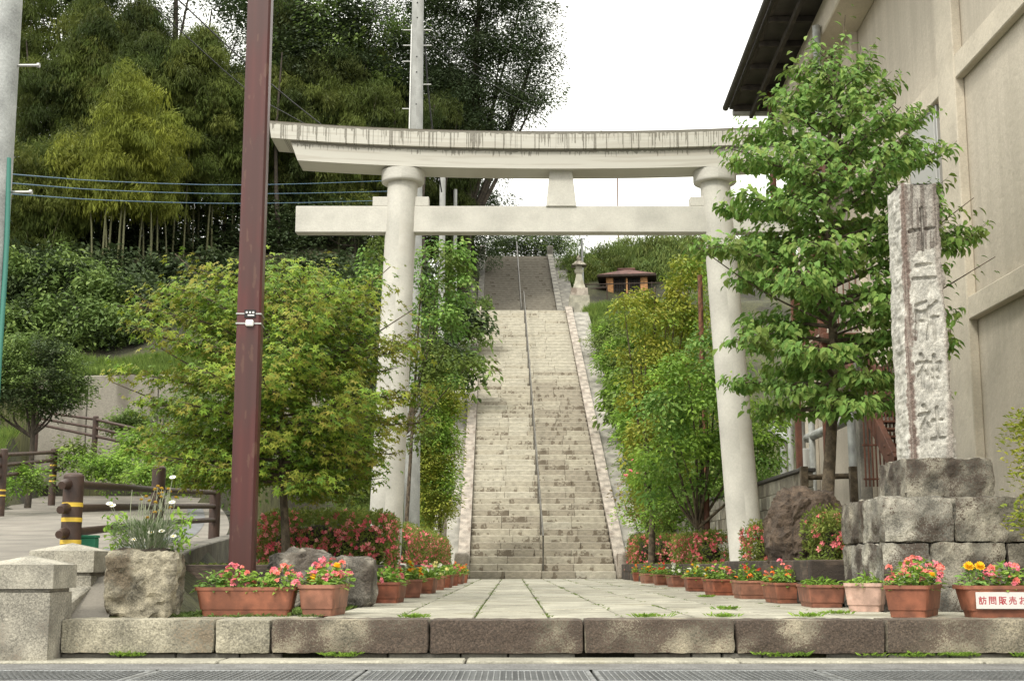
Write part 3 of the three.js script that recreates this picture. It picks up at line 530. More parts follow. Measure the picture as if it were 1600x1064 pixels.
  course(0.49, 0.335, [2.72, 3.25, 3.86, 4.5], 62); course(0.165, 0.325, [2.7, 3.06, 3.62, 4.1, 4.52], 71); course(-0.02, 0.185, [2.69, 3.3, 3.9, 4.53], 80);
  const sideC = (yb, h, cuts, s) => cuts.slice(0, -1).forEach((d, i) => blk(0.9, h, cuts[i + 1] - d, 2.71 + (i % 2) * 0.012, yb, d, s + i, M.masonry[(i + s + 1) % 3]));
  sideC(0.49, 0.335, [10.55, 11.2], 90); sideC(0.165, 0.325, [10.55, 10.9, 11.25], 94); sideC(-0.02, 0.185, [10.55, 11.25], 97);
  mesh('core', bbox(0.9, 0.8, 0.66, 0.02, 4.05 - ox, 0.41, -10.88 - oz), M.masonry[1], t);
}

// ---------------------------------------------------------------- natural stones and granite posts
function sits(name, geo, mat, label, cat, x, y, d, turn = 0) { const m = one(name, geo, mat, label, cat); m.position.set(x, y, -d); m.rotation.y = turn; return m; }
sits('boulder', rough(0.78, 0.98, 0.7, { seg: 0.05, amp: 0.05, round: 0.72, freq: 2.4, seed: 101, fine: 0.55 }), M.rockDark, 'large rounded brown boulder in the raised bed beside the stone monument', 'boulder', at(1258, 830, 13).x, 0.58, 13, 0.3);
sits('boulder', rough(0.56, 0.48, 0.44, { seg: 0.04, amp: 0.045, round: 0.35, freq: 3.2, seed: 103, fine: 0.5 }), M.rockGrey, 'squat grey boulder behind the pink flower pot by the maple', 'boulder', at(484, 900, 10.6).x, 0.2, 10.6, -0.2);
{
  const t = thing('stone_bench', 'small stone seat of rough blocks with a pale slab front', 'bench', [at(545, 900, 11).x, 0, -11]);
  const a = mesh('rough_block', rough(0.3, 0.42, 0.34, { seg: 0.04, amp: 0.03, round: 0.12, freq: 3, seed: 107 }), M.rockGrey, t); a.position.set(0.05, 0.19, -0.05);
  const b = mesh('seat_slab', bbox(0.16, 0.11, 0.3, 0.01, -0.07, 0.28, 0.12), M.granite, t);
}
// squared-off rough stone trough with a hollow for plants
{
  const t = thing('stone_trough', 'rough hewn square stone planter holding silvery herbs and daisies', 'planter', [at(222, 930, 8.75).x, 0, -8.8], 0.06);
  let g = rough(0.4, 0.42, 0.38, { seg: 0.026, amp: 0.022, round: 0.02, freq: 5, seed: 111, fine: 0.6, taper: -0.14, hard: 14 });
  const m = mesh('trough', g, M.rockTan, t); m.position.y = 0.205;
  mesh('soil', rough(0.34, 0.05, 0.3, { seg: 0.05, amp: 0.012, seed: 3 }).translate(0, 0.405, 0), M.pottingSoil, t);
}
function granitePost(label, x, y, d, w, h, capH) {
  const t = thing('granite_post', label, 'stone post', [x, y, -d]);
  mesh('shaft', rough(w * 0.93, h, w * 0.93, { seg: 0.06, amp: 0.003, round: 0.0, freq: 8, seed: d * 10, hard: 60 }).translate(0, h / 2, 0), M.granite, t);
  mesh('neck', bbox(w * 0.86, 0.022, w * 0.86, 0.004, 0, h + 0.008, 0), M.granite, t);
  const s = w / 2, c = new THREE.BufferGeometry(), y0 = h + 0.019, y1 = y0 + capH, y2 = y1 + 0.055, q = [[-s, s], [s, s], [s, -s], [-s, -s]], out = [];
  q.forEach(([a, b], i) => { const [e, f] = q[(i + 1) % 4]; out.push(a, y0, b, e, y0, f, e, y1, f, a, y0, b, e, y1, f, a, y1, b, a, y1, b, e, y1, f, 0, y2, 0); out.push(a, y0, b, 0, y0, 0, e, y0, f); });
  c.setAttribute('position', new THREE.Float32BufferAttribute(out, 3)); boxUV(c); c.computeVertexNormals();
  mesh('cap', c, M.graniteSmooth, t);
}
granitePost('low granite gate post with pyramid cap standing in the road gutter', at(40, 960, 8.2).x, -0.24, 8.22, 0.43, 0.41, 0.14);
granitePost('granite gate post with pyramid cap beside the rough stone trough', at(110, 900, 9.2).x, -0.05, 9.2, 0.43, 0.31, 0.14);
{ const g = extrude([[0, -0.25], [0.62, -0.25], [0.62, 0.2], [0, 0.06]], 0.2, 0.012); g.rotateY(Math.PI / 2); const m = one('wing_wall', boxUV(g), M.granite, 'sloping granite wing wall between the two granite posts', 'wall'); m.position.set(at(94, 940, 8.7).x, 0, -8.42); }
// ---------------------------------------------------------------- poles and wires
{
  const b = at(378, 884, 10.2), t = thing('steel_pole', 'tall dark red painted square steel pole beside the maple', 'pole', [b.x, -0.02, b.z], 0.06);
  mesh('shaft', bbox(0.185, 8.2, 0.185, 0.018, 0, 4.1, 0), M.redPole, t);
  mesh('flange', bbox(0.008, 8.2, 0.03, 0.002, -0.0965, 4.1, 0.0), M.redPole, t);
  const y = at(386, 486, 10.1).y;
  const sign = mesh('number_plate', bbox(0.085, 0.062, 0.006, 0.001, 0.01, y, 0.0965), M.black, t);
  mesh('plate_marks', merge([[-0.02, 0.01], [0.005, 0.01], [0.03, 0.01], [0.012, -0.012]].map(([x, dy], i) => new THREE.BoxGeometry(i === 3 ? 0.05 : 0.014, i === 3 ? 0.01 : 0.014, 0.002).translate(x + 0.005, y + dy, 0.101))), M.white, sign);
  for (const [h, w] of [[y, 0.012], [y - 0.075, 0.014]]) mesh('band', bbox(0.195, w, 0.195, 0.002, 0, h, 0), M.steel, t);
  mesh('clamp', bbox(0.06, 0.05, 0.03, 0.008, 0.01, y - 0.075, 0.108), M.white, t);
}
function utilityPole(label, px, py, d, r0, r1, H, bolts, mat, base) {
  const p = at(px, py, d), t = thing('utility_pole', label, 'utility pole', [p.x, base, p.z]);
  mesh('shaft', tube([V(0, 0, 0), V(0, H, 0)], r0, 28, r1), mat, t);
  for (const [y, s] of bolts) { const m = mesh('step_bolt', tube([V(s * r1 * 0.9, y - base, 0.0), V(s * (r1 * 0.9 + 0.2), y - base, 0)], 0.011, 6), M.steel, t); mesh('bolt_head', tube([V(s * (r1 * 0.9 + 0.19), y - base, 0), V(s * (r1 * 0.9 + 0.21), y - base, 0)], 0.02, 6), M.steel, m); }
  return t;
}
{ // near concrete pole at the left edge
  const d = 10, Y = (py) => at(20, py, d).y;
  const t = utilityPole('weathered concrete utility pole with steel step bolts and teal cable guard', -6, 100, d, 0.185, 0.14, 9, [[Y(102), 1], [Y(300), 1]], M.poleConcrete, -0.24);
  const x = (y) => mix(0.185, 0.14, (y + 0.24) / 9) + 0.012;
  mesh('cable_guard', tube([V(x(0.2), 0.3, 0.05), V(x(2), 2.2, 0.05), V(x(3), 3.0, 0.04), V(x(3.4) - 0.02, Y(250) + 0.24, 0.05)], 0.02, 8), M.teal, t);
  for (const py of [5, 100]) mesh('band', tube([V(0, Y(py) + 0.24 - 0.02, 0), V(0, Y(py) + 0.24 + 0.02, 0)], 0.153, 28), M.poleConcrete, t);
}
{
  const d = 27, Y = (py) => at(646, py, d).y;
  const t = utilityPole('pale grey steel utility pole rising behind the left gate column', 643, 800, d, 0.165, 0.118, 14, [], M.poleGrey, 0.1);
  for (const [py, s] of [[47, -1], [47, 1], [71, -1], [71, 1], [96, -1], [132, 1], [170, -1]]) mesh('step_bolt', tube([V(s * 0.11, Y(py) - 0.1, 0), V(s * 0.3, Y(py) - 0.1, 0)], 0.014, 6), M.steel, t);
  for (const py of [8, 31, 92, 116, 166]) mesh('bolt_hole', tube([V(0, Y(py) - 0.1, 0.11), V(0, Y(py) - 0.1, 0.135)], 0.016, 8), M.black, t);
  mesh('earth_wire', tube([V(-0.12, 11.5, 0.06), V(-0.15, 8, 0.08), V(-0.17, 3, 0.08), V(-0.18, 0.2, 0.06)], 0.014, 5), M.white, t);
  one('cable', tube([at(664, 60, 27), at(668, 130, 27.4), at(676, 205, 28), at(690, 300, 29)], 0.016, 5), M.wireDark, 'dark cable hanging down beside the pale grey utility pole', 'cable');
}
utilityPole('distant slim concrete utility pole with insulators above the tie beam', 691, 330, 46, 0.13, 0.1, at(691, 268, 46).y - 4, [], M.poleGrey, 4);
utilityPole('far thin utility pole between the dark trees and stairs', 711, 350, 58, 0.11, 0.08, at(711, 296, 58).y - 8, [], M.poleGrey, 8);
{ const b = at(911, 470, 66), t = at(909, 372, 66); one('flag_pole', tube([b, t], 0.075, 8, 0.055), M.poleGrey, 'thin pale pole rising behind the stone lantern', 'pole'); }
{ const t = at(965, 276, 92); one('antenna_mast', tube([V(t.x, groundY(t.x, 92) - 0.2, t.z), t], 0.06, 6, 0.045), M.rust, 'thin brown mast seen through the gate opening', 'mast'); }
{ const p = at(1104, 835, 22); one('rusty_stake', tube([V(p.x, 0.3, p.z), at(1094, 430, 22)], 0.045, 10, 0.042), M.rust, 'tall rusty iron pipe beside the yellow green dogwood', 'pipe'); }
{ const p = at(1105, 845, 20.5); one('rusty_stake', tube([V(p.x, 0.3, p.z), at(1103, 755, 20.5)], 0.055, 10, 0.05), M.rustBrown, 'short brown post standing by the hedge next to the gate column', 'post'); }
const wire = (label, pts, r, m) => one('wire', tube(pts, r, 5), m, label, 'wire');
[[272, 289, 281], [286, 303, 298], [303, 318, 312]].forEach(([a, b, c], i) => wire('blue overhead wire, ' + ['uppermost', 'middle', 'lowest'][i] + ' of three strung before the bamboo', [at(15, a, 10.3), at(180, mix(a, b, 0.7), 15), at(390, b, 20), at(643, c, 27)], 0.0055, M.wireBlue));
wire('black overhead wire slanting down past the red pole, upper of two', [at(270, -8, 16), at(395, 108, 19), at(560, 240, 24), at(643, 300, 27)], 0.011, M.wireDark);
wire('black overhead wire slanting down past the red pole, lower of two', [at(240, 10, 16), at(385, 140, 19), at(470, 190, 22), at(640, 290, 27)], 0.008, M.wireDark);
wire('thin wire crossing the white sky towards the gate, upper of two', [at(646, 40, 27), at(760, 110, 32), at(930, 200, 40), at(1080, 262, 46)], 0.008, M.wireDark);
wire('thin wire crossing the white sky towards the gate, lower of two', [at(646, 52, 27), at(760, 126, 32), at(900, 200, 40), at(1060, 268, 46)], 0.006, M.wireDark);

// ---------------------------------------------------------------- roadside fences
function post(t, x, y, z, h, bands, r = 0.07) {
  const p = mesh('post', tube([V(x, y, z), V(x, y + h, z)], r, 20), M.brownPipe, t);
  mesh('post_cap', lathe([[0, 0.02], [r * 0.7, 0.018], [r * 1.01, 0.0], [r * 1.01, -0.015]], 20).translate(x, y + h + 0.0, z), M.brownPipe, p);
  for (const b of bands) mesh('yellow_band', tube([V(x, y + b, z), V(x, y + b + 0.03, z)], r + 0.002, 20), M.yellowBand, p);
}
{
  const A = at(108, 870, 9.55), B = at(245, 800, 14), C = at(333, 852, 17), yA = roadY(9.5), yB = roadY(14), yC = roadY(17) - 0.03;
  const t = thing('pipe_fence', 'brown pipe fence with yellow banded end post beside the granite posts', 'fence', [A.x, 0, A.z]);
  const o = V(A.x, 0, A.z), q = (P, y) => V(P.x, y, P.z).sub(o);
  post(t, 0, yA - 0.1, 0, at(108, 743, 9.55).y - yA + 0.1, [0.56, 0.455, 0.3, 0.265].map((b) => b));
  post(t, B.x - o.x, yB, B.z - o.z, 0.85, []); post(t, C.x - o.x, yC, C.z - o.z, 0.8, []);
  for (const h of [0.62, 0.45, 0.28]) {
    const a = q(A, at(108, 0, 9.55) && yA + h + 0.0), b = q(B, yB + h), c = q(C, yC + h), dir = a.clone().sub(b).normalize();
    const r = mesh('rail', tube([a.clone().addScaledVector(dir, -0.02), b], 0.031, 10), M.brownPipe, t); mesh('rail', tube([b, c], 0.031, 10), M.brownPipe, t);
    mesh('rail_bracket', tube([a.clone().addScaledVector(dir, 0.06).add(V(-0.03, 0, 0)), a.clone().addScaledVector(dir, 0.12).add(V(-0.04, 0, 0)), a.clone().addScaledVector(dir, 0.17).add(V(-0.05, -0.01, 0))], 0.04, 10, 0.028), M.brownPipe, r);
  }
}
{
  const A = at(80, 775, 29), B = at(0, 792, 26), Cc = at(-70, 810, 24), t = thing('pipe_fence', 'brown three rail fence across the side road with yellow striped post', 'fence', [A.x, 0, A.z]), o = V(A.x, 0, A.z);
  const g = (P) => V(P.x, P.y, P.z);
  post(t, 0, A.y - 0.2, 0, 1.2, [0.92, 0.84, 0.62, 0.5], 0.075); post(t, B.x - o.x, B.y - 0.2, B.z - o.z, 1.3, [0.5, 0.4], 0.075); post(t, Cc.x - o.x, Cc.y - 0.2, Cc.z - o.z, 1.3, [], 0.075);
  for (const [a, b] of [[706, 711], [718, 727], [733, 743]]) { const E = at(96, a, 29.4).sub(o), S = at(0, b, 26).sub(o), S2 = S.clone().add(S.clone().sub(E).multiplyScalar(0.6)); mesh('rail', tube([S2, E], 0.04, 10), M.brownPipe, t); }
}
{
  const P = [at(55, 668, 34), at(147, 690, 33), at(235, 708, 32)], t = thing('pipe_fence', 'dark three rail fence climbing in front of the grey retaining wall', 'fence', P[1].toArray()), o = P[1];
  const tops = [at(55, 640, 34), at(147, 651, 33), at(235, 672, 32)];
  P.forEach((p, i) => { const h = tops[i].y - p.y; post(t, p.x - o.x, p.y - o.y - 0.6, p.z - o.z, h + 0.6, [], 0.07); for (const k of [0.9, 0.55, 0.22]) if (i < 2) { const a = p.clone().lerp(tops[i], k).sub(o), b = P[i + 1].clone().lerp(tops[i + 1], k).sub(o); mesh('rail', tube([a, b], 0.036, 8), M.brownPipe, t); } });
}
// retaining walls
{
  const pts = [at(60, 600, 36.4), at(140, 588, 36.3), at(250, 586, 36.3), at(380, 592, 36.3), at(520, 600, 36.3)], t = thing('retaining_wall', 'grey streaked concrete retaining wall below the bamboo slope', 'wall', [0, 0, 0]);
  const mat = std({ map: tex(512, 256, (u, v) => { const st = pn2(u, v, 40, 3, 421) * 0.5 + pn2(u, v, 12, 3, 422) * 0.5, g = pn2(u, v, 256, 128, 423); return mixc(col([158, 152, 140], 0.95 + (g - 0.5) * 0.15), [98, 92, 82], smooth(0.42, 0.8, st) * 0.6); }, 6, 3) });
  for (let i = 0; i < pts.length - 1; i++) { const a = pts[i], b = pts[i + 1], w = b.x - a.x; mesh('wall_panel', boxUV(extrude([[a.x + 0.01, 2.4], [b.x - 0.01, 2.4], [b.x - 0.01, b.y], [a.x + 0.01, a.y]], 0.3, 0.02).translate(0, 0, -36.3)), mat, t); }
}
{
  const t = thing('low_wall', 'low dark concrete wall holding the sloping side road above the path', 'wall', [0, 0, 0]), ds = [9.75, 11.4, 13.2, 15.1, 17.2];
  for (let i = 0; i < 4; i++) { const a = ds[i], b = ds[i + 1], xa = roadR(a) + 0.14, xb = roadR(b) + 0.14, L = Math.hypot(b - a, xb - xa), g = extrude([[0, -0.1], [L - 0.01, -0.1], [L - 0.01, roadY(b) + 0.06], [0, roadY(a) + 0.06]], 0.2, 0.012); g.rotateY(Math.atan2(b - a, xb - xa)); const m = mesh('wall_section', boxUV(g), M.concreteDark, t); m.position.set(xa, 0, -a); }
}
one('green_box', merge([bbox(0.12, 0.3, 0.1, 0.006, 0, 0.15, 0), bbox(0.13, 0.02, 0.11, 0.004, 0, 0.31, 0)]), M.green, 'small green box behind the granite post by the fence', 'box').position.set(at(134, 850, 9.75).x, roadY(9.7) - 0.06, -9.8);
{ const p = at(1000, 838, 30), t = thing('stone_marker', 'slim dark stone marker post by the foot of the stairs', 'stone post', [p.x, 0.3, p.z]); mesh('marker', rough(0.24, 0.75, 0.24, { seg: 0.06, amp: 0.012, round: 0.06, seed: 131 }).translate(0, 0.37, 0), M.rockGrey, t); }
{ const p = at(691, 850, 31), t = thing('stone_marker', 'slim brown stone marker post left of the stairs', 'stone post', [p.x, 0.3, p.z]); mesh('marker', rough(0.2, 1.3, 0.2, { seg: 0.08, amp: 0.01, round: 0.06, seed: 133 }).translate(0, 0.6, 0), M.coping, t); }

// ---------------------------------------------------------------- block wall with cap on the right
{
  const X = 3.73, t = thing('block_wall', 'weathered grey concrete block wall with dark cap behind the right gate column', 'wall', [X, 0.33, -17]), r = rng(33);
  for (let row = 0; row < 6; row++) for (let k = 0; k < 38; k++) { const d0 = k * 0.4 + (row % 2) * 0.2; if (d0 > 14.6) continue; const m = mesh('block', bbox(0.15, 0.188, 0.392, 0.006, 0, 0, 0, r() * 3, r() * 3), M.block[Math.floor(r() * 3)], t); m.position.set((r() - 0.5) * 0.005, 0.095 + row * 0.192, -d0 - 0.2); }
  mesh('end_block', bbox(0.15, 0.19, 0.19, 0.006, 0, 0.288, -0.1), M.block[2], t); mesh('end_block', bbox(0.15, 0.19, 0.19, 0.006, 0, 0.672, -0.1), M.block[1], t); mesh('end_block', bbox(0.15, 0.19, 0.19, 0.006, 0, 1.056, -0.1), M.block[2], t);
  for (let k = 0; k < 13; k++) mesh('cap_stone', bbox(0.22, 0.05, 1.14, 0.01, 0, 1.178, -0.56 - k * 1.15), M.roofDark, t);
}
// little steel hand fence beside the wall
{
  const t = thing('low_fence', 'low weathered timber fence between block wall and monument', 'fence', [at(1295, 790, 16.5).x, 0.3, -16.5]);
  mesh('rail', tube([V(-0.3, 1.08, 0), V(0.3, 1.1, 0)], 0.035, 8), M.bark, t); mesh('rail', tube([V(-0.3, 0.6, 0), V(0.3, 0.6, 0)], 0.03, 8), M.bark, t);
  for (const x of [-0.3, 0.3]) mesh('post', bbox(0.09, 1.22, 0.09, 0.008, x, 0.6, 0.07), M.bark, t);
}

// ---------------------------------------------------------------- the beige building
{
  const X = 5.25, t = thing('building', 'large beige plastered building with recessed wall panels and dark overhanging roof', 'building', [X, 0, -15.4]);
  const Z = (d) => 15.4 - d, part = (name, w, h, dd, x, y, dm, mat, c = 0.012) => mesh(name, bbox(w, h, dd, c, x, y, Z(dm), 0.3, 0.7), mat, t);
  part('core_wall', 7.6, 9.6, 16.8, 4.0, 4.8, 15.8, M.plasterPanel, 0.02);
  // frame of pilasters and floor bands standing 0.2 m proud, so that the panels between them are recessed
  const pil = [7.4, 11.1, 15.75, 20.4, 24.1];
  for (const d of pil) part('pilaster', 0.12, 9.55, 0.62, 0.14, 4.78, d, M.plaster);
  const bands = [[3.15, 3.42], [6.1, 6.4], [0.2, 0.55], [9.3, 9.6]];
  for (const [a, b] of bands) for (let i = 0; i < 4; i++) part('floor_band', 0.11, b - a, pil[i + 1] - pil[i] - 0.622, 0.145, (a + b) / 2, (pil[i] + pil[i + 1]) / 2, M.plaster);
  // roof overhang with rafters, rising slightly towards the street
  const roof = mesh('roof', bbox(9.3, 0.1, 17.4, 0.01, 0, 0, 0), M.roofDark, t); roof.position.set(3.55, 9.55, Z(15.9)); roof.rotation.x = -0.07;
  for (let k = 0; k < 20; k++) { const m = mesh('rafter', bbox(1.0, 0.1, 0.07, 0.005, -4.1, -0.102, -8.5 + k * 0.9), M.rafter, roof); }
  for (const x of [-4.58, -4.25]) mesh('purlin', bbox(0.07, 0.1, 17.3, 0.006, x, x < -4.5 ? -0.02 : -0.205, 0), M.rafter, roof);
  mesh('gutter', tube([V(-4.72, -0.02, 8.7), V(-4.72, -0.02, -8.7)], 0.06, 10), M.roofDark, roof);
  mesh('end_gutter', tube([V(-4.6, -0.15, -8.6), V(-3.3, -0.15, -8.6)], 0.07, 10), M.pvc, roof);
  mesh('soffit_beam', bbox(0.55, 0.5, 16.5, 0.02, -3.62, -0.4, 0), M.plaster, roof);
  const pipe = (pts, r = 0.055, m = M.pvc) => { const g = mesh('drain_pipe', tube(pts, r, 12), m, t); return g; };
  const wp = (px, py, off = 0.28) => { const u = (px - 800) / F, v = (532 - py) / F, h = cP - v * sP, xx = X - off, d = xx * h / u; return V(xx - X, EYE + (v * cP + sP) * d / h, 15.4 - d); };
  pipe([V(-0.42, 8.75, Z(20.2)), V(-0.42, 5.5, Z(20.2))], 0.065); 
  pipe([V(-0.5, 8.9, Z(23.6)), V(-0.5, 5.4, Z(23.6))], 0.06, M.rustBrown);
  for (const py of [65]) mesh('pipe_clip', tube([V(-0.42, 8.0, Z(20.2)), V(-0.42, 8.06, Z(20.2))], 0.075, 12), M.black, t);
  // ground-floor pipework behind the dogwood
  for (const [px, a, b, r] of [[1334, 610, 790, 0.075], [1224, 690, 780, 0.06], [1236, 650, 790, 0.05], [1252, 650, 770, 0.085], [1270, 655, 790, 0.055]]) { const p = wp(px, 700, 0.32); pipe([V(p.x, Math.max(0.3, wp(px, b, 0.32).y), p.z), V(p.x, wp(px, a, 0.32).y, p.z)], r); }
  pipe([wp(1328, 655, 0.3), wp(1300, 668, 0.3), wp(1262, 685, 0.3)], 0.075);
  pipe([wp(1236, 690, 0.3), wp(1215, 676, 0.3), wp(1200, 668, 0.3)], 0.07);
  const mb = wp(1258, 722, 0.25); mesh('meter_box', bbox(0.18, 0.45, 0.3, 0.015, mb.x, mb.y, mb.z), M.white, t);
  const tk = wp(1350, 690, 0.4); mesh('corner_post', bbox(0.16, 3.0, 0.16, 0.01, tk.x, 1.8, tk.z), M.concreteDark, t);
  // dark side window and louvred vent half hidden by the tree
  const win = V(0.165, wp(1450, 245, -0.17).y, Z(16.95)); const f = mesh('window', bbox(0.06, 1.1, 1.2, 0.01, win.x, win.y, win.z), M.steel, t); mesh('pane', bbox(0.02, 0.95, 1.05, 0.004, win.x - 0.03, win.y, win.z), M.glass, f);
  for (let k = 0; k < 5; k++) mesh('louvre_slat', bbox(0.1, 0.02, 0.9, 0.003, win.x - 0.03, win.y - 0.66 - k * 0.07, win.z), M.concreteDark, f);
}
// external steel stair against the building
{
  const ox = 4.1, oz = -19.5, t = thing('steel_stair', 'rusty brown external steel staircase against the beige building', 'fire escape', [ox, 0.3, oz]);
  const q = (px, py, d) => at(px, py, d).sub(V(ox, 0.3, oz));
  const beam = (a, b, w = 0.12) => mesh('stringer', (() => { const L = a.distanceTo(b), g = bbox(w * 0.5, w * 1.8, L, 0.006); const m = new THREE.Matrix4().lookAt(a, b, V(0, 1, 0)); g.applyMatrix4(m); const c = a.clone().add(b).multiplyScalar(0.5); return g.translate(c.x, c.y, c.z); })(), M.rustBrown, t);
  beam(q(1310, 545, 20.4), q(1402, 730, 16.8), 0.16); beam(q(1345, 545, 20.4), q(1440, 700, 16.9), 0.16);
  for (let k = 0; k < 16; k++) { const a = q(1310, 545, 20.4).lerp(q(1402, 730, 16.8), (k + 0.5) / 16), b = q(1345, 545, 20.4).lerp(q(1440, 700, 16.9), (k + 0.5) / 16); const m = mesh('tread', bbox(a.distanceTo(b), 0.03, 0.24, 0.004), M.rustBrown, t); m.position.copy(a.clone().add(b).multiplyScalar(0.5)); }
  const L = q(1320, 532, 20.4); mesh('landing', bbox(1.1, 0.14, 2.4, 0.01, L.x + 0.15, L.y, L.z - 0.9), M.rustBrown, t);
  const P = (dx, y0, y1, dz) => mesh('support', bbox(0.1, y1 - y0, 0.1, 0.008, L.x + dx, (y0 + y1) / 2, L.z + dz), M.rustBrown, t);
  P(-0.35, 0, L.y + 3, 0.1); P(-0.35, 0, L.y + 3, -1.9); P(0.6, 0, L.y + 3, 0.1);
  for (let k = 0; k < 22; k++) mesh('baluster', bbox(0.018, 1.0, 0.018, 0.002, L.x - 0.36, L.y + 0.62, L.z + 0.1 - k * 0.095), M.rustBrown, t);
  for (let k = 0; k < 10; k++) mesh('baluster', bbox(0.018, 1.0, 0.018, 0.002, L.x - 0.3 + k * 0.095, L.y + 0.62, L.z + 0.12), M.rustBrown, t);
  mesh('handrail', bbox(0.05, 0.05, 2.3, 0.005, L.x - 0.36, L.y + 1.14, L.z - 0.95), M.rustBrown, t); mesh('handrail', bbox(1.0, 0.05, 0.05, 0.005, L.x + 0.15, L.y + 1.145, L.z + 0.12), M.rustBrown, t);
  mesh('upper_landing', bbox(1.1, 0.14, 2.4, 0.01, L.x + 0.15, L.y + 2.7, L.z - 0.9), M.rustBrown, t);
  beam(V(L.x - 0.3, L.y + 0.1, L.z - 1.9), V(L.x - 0.3, L.y + 2.65, L.z + 0.6), 0.14); 
  const gp = q(1385, 640, 17.6); for (let k = 0; k < 12; k++) mesh('grille_bar', bbox(0.02, 1.6, 0.02, 0.002, gp.x - 0.25 + k * 0.05, gp.y - 0.2, gp.z - 0.2), M.rustBrown, t);
  for (let k = 0; k < 4; k++) mesh('grille_rail', bbox(0.62, 0.025, 0.025, 0.002, gp.x + 0.03, gp.y - 0.9 + k * 0.45, gp.z - 0.2), M.rustBrown, t);
}

// ---------------------------------------------------------------- stone lantern and hut up by the landing
{
  const p = at(905, 478, 57), t = thing('stone_lantern', 'pale stone lantern on stepped plinth beside the upper stairs', 'stone lantern', p.toArray()), k = 57 / 2100;
  const sq = (name, w0, w1, py0, py1, mat) => { const y0 = at(905, py0, 57).y - p.y, y1 = at(905, py1, 57).y - p.y; const g = new THREE.CylinderGeometry(w1 * k * 0.707, w0 * k * 0.707, y1 - y0, 4, 1).rotateY(Math.PI / 4).translate(0, (y0 + y1) / 2, 0); return mesh(name, toCreasedNormals(boxUV(g), 0.3), mat, t); };
  sq('plinth_stone', 34, 34, 492, 476, M.slab[0]); sq('plinth_stone', 32, 31, 475.7, 464, M.slab[1]); sq('plinth_slab', 28, 26, 463.7, 452, M.coping);
  sq('base', 20, 16, 451.7, 445, M.slab[2]); sq('shaft', 15, 8, 444.8, 428, M.slab[2]); sq('platform', 10, 15, 427.8, 423, M.slab[2]); const fb = sq('fire_box', 10, 10, 422.8, 416, M.slab[1]);
  sq('roof', 24, 8, 415.8, 408, M.masonry[0]);
  const y = at(905, 404.5, 57).y - p.y; mesh('finial', lathe([[0, 0.2], [0.06, 0.12], [0.11, 0.02], [0.06, -0.07], [0.08, -0.1], [0, -0.1]], 16).translate(0, y, 0), M.masonry[0], t);
}
{
  const d = 66, p = at(980, 466, d), k = d / 2100, t = thing('shrine_hut', 'small wooden hut with dull red roof and barred window above the bank', 'hut', p.toArray(), -0.12);
  const w = 66 * k, y = (py) => at(980, py, d).y - p.y, H = y(430);
  for (const [x, ww] of [[-w / 2 + 0.18, 0.36], [w / 2 - 0.18, 0.36]]) mesh('wall_board', bbox(ww, H + 0.8, 0.1, 0.01, x, H / 2 - 0.4, 0), M.hutWood, t);
  mesh('dado', bbox(w - 0.73, 0.8, 0.1, 0.01, 0, -0.2, 0), M.hutWood, t); mesh('lintel', bbox(w - 0.73, 0.15, 0.1, 0.01, 0, H - 0.08, 0), M.darkWood, t);
  mesh('back_room', bbox(w, H + 0.7, 1.8, 0.02, 0, H / 2 - 0.38, -1.2), M.darkWood, t);
  for (let i = 0; i < 11; i++) mesh('window_bar', bbox(0.03, H - 0.36, 0.03, 0.003, -w / 2 + 0.42 + i * (w - 0.84) / 10, 0.2 + (H - 0.36) / 2, 0.03), M.black, t);
  mesh('window_post', bbox(0.09, H - 0.35, 0.08, 0.006, 0, 0.2 + (H - 0.36) / 2, 0.04), M.hutWood, t);
  for (const yy of [0.45, 0.75]) mesh('window_bar', bbox(w - 0.74, 0.025, 0.03, 0.003, 0, yy, 0.02), M.black, t);
  const rw = 96 * k, e = y(430) + 0.0, top = y(416);
  const g = new THREE.CylinderGeometry(0.16, rw * 0.68, top - e, 4, 1).rotateY(Math.PI / 4).scale(1.0, 1, 0.85).translate(0, (top + e) / 2, -0.9);
  mesh('roof', toCreasedNormals(boxUV(g), 0.3), M.redRoof, t); mesh('eave', bbox(rw * 0.98, 0.12, rw * 0.82, 0.02, 0, e - 0.065, -0.9), M.darkWood, t);
  mesh('ridge_cap', bbox(0.9, 0.12, 0.25, 0.03, -0.05, top + 0.03, -0.9), M.redRoof, t);
  mesh('lean_to_roof', bbox(1.3, 0.1, 1.5, 0.02, -w / 2 - 0.55, H * 0.55, -0.4).rotateZ(0.12), M.darkWood, t);
  for (const x of [-w / 2 - 1.0, -w / 2 - 0.15]) mesh('lean_to_post', bbox(0.1, 1.4, 0.1, 0.01, x, -0.05, 0.1), M.darkWood, t);
  for (let i = 0; i < 5; i++) mesh('rail_post', bbox(0.06, 1.3, 0.06, 0.006, -w / 2 - 1 + i * 1.1, -0.1, 1.2), M.darkWood, t);
  mesh('rail', bbox(4.6, 0.05, 0.05, 0.005, -w / 2 + 1.2, 0.5, 1.2), M.darkWood, t);
}
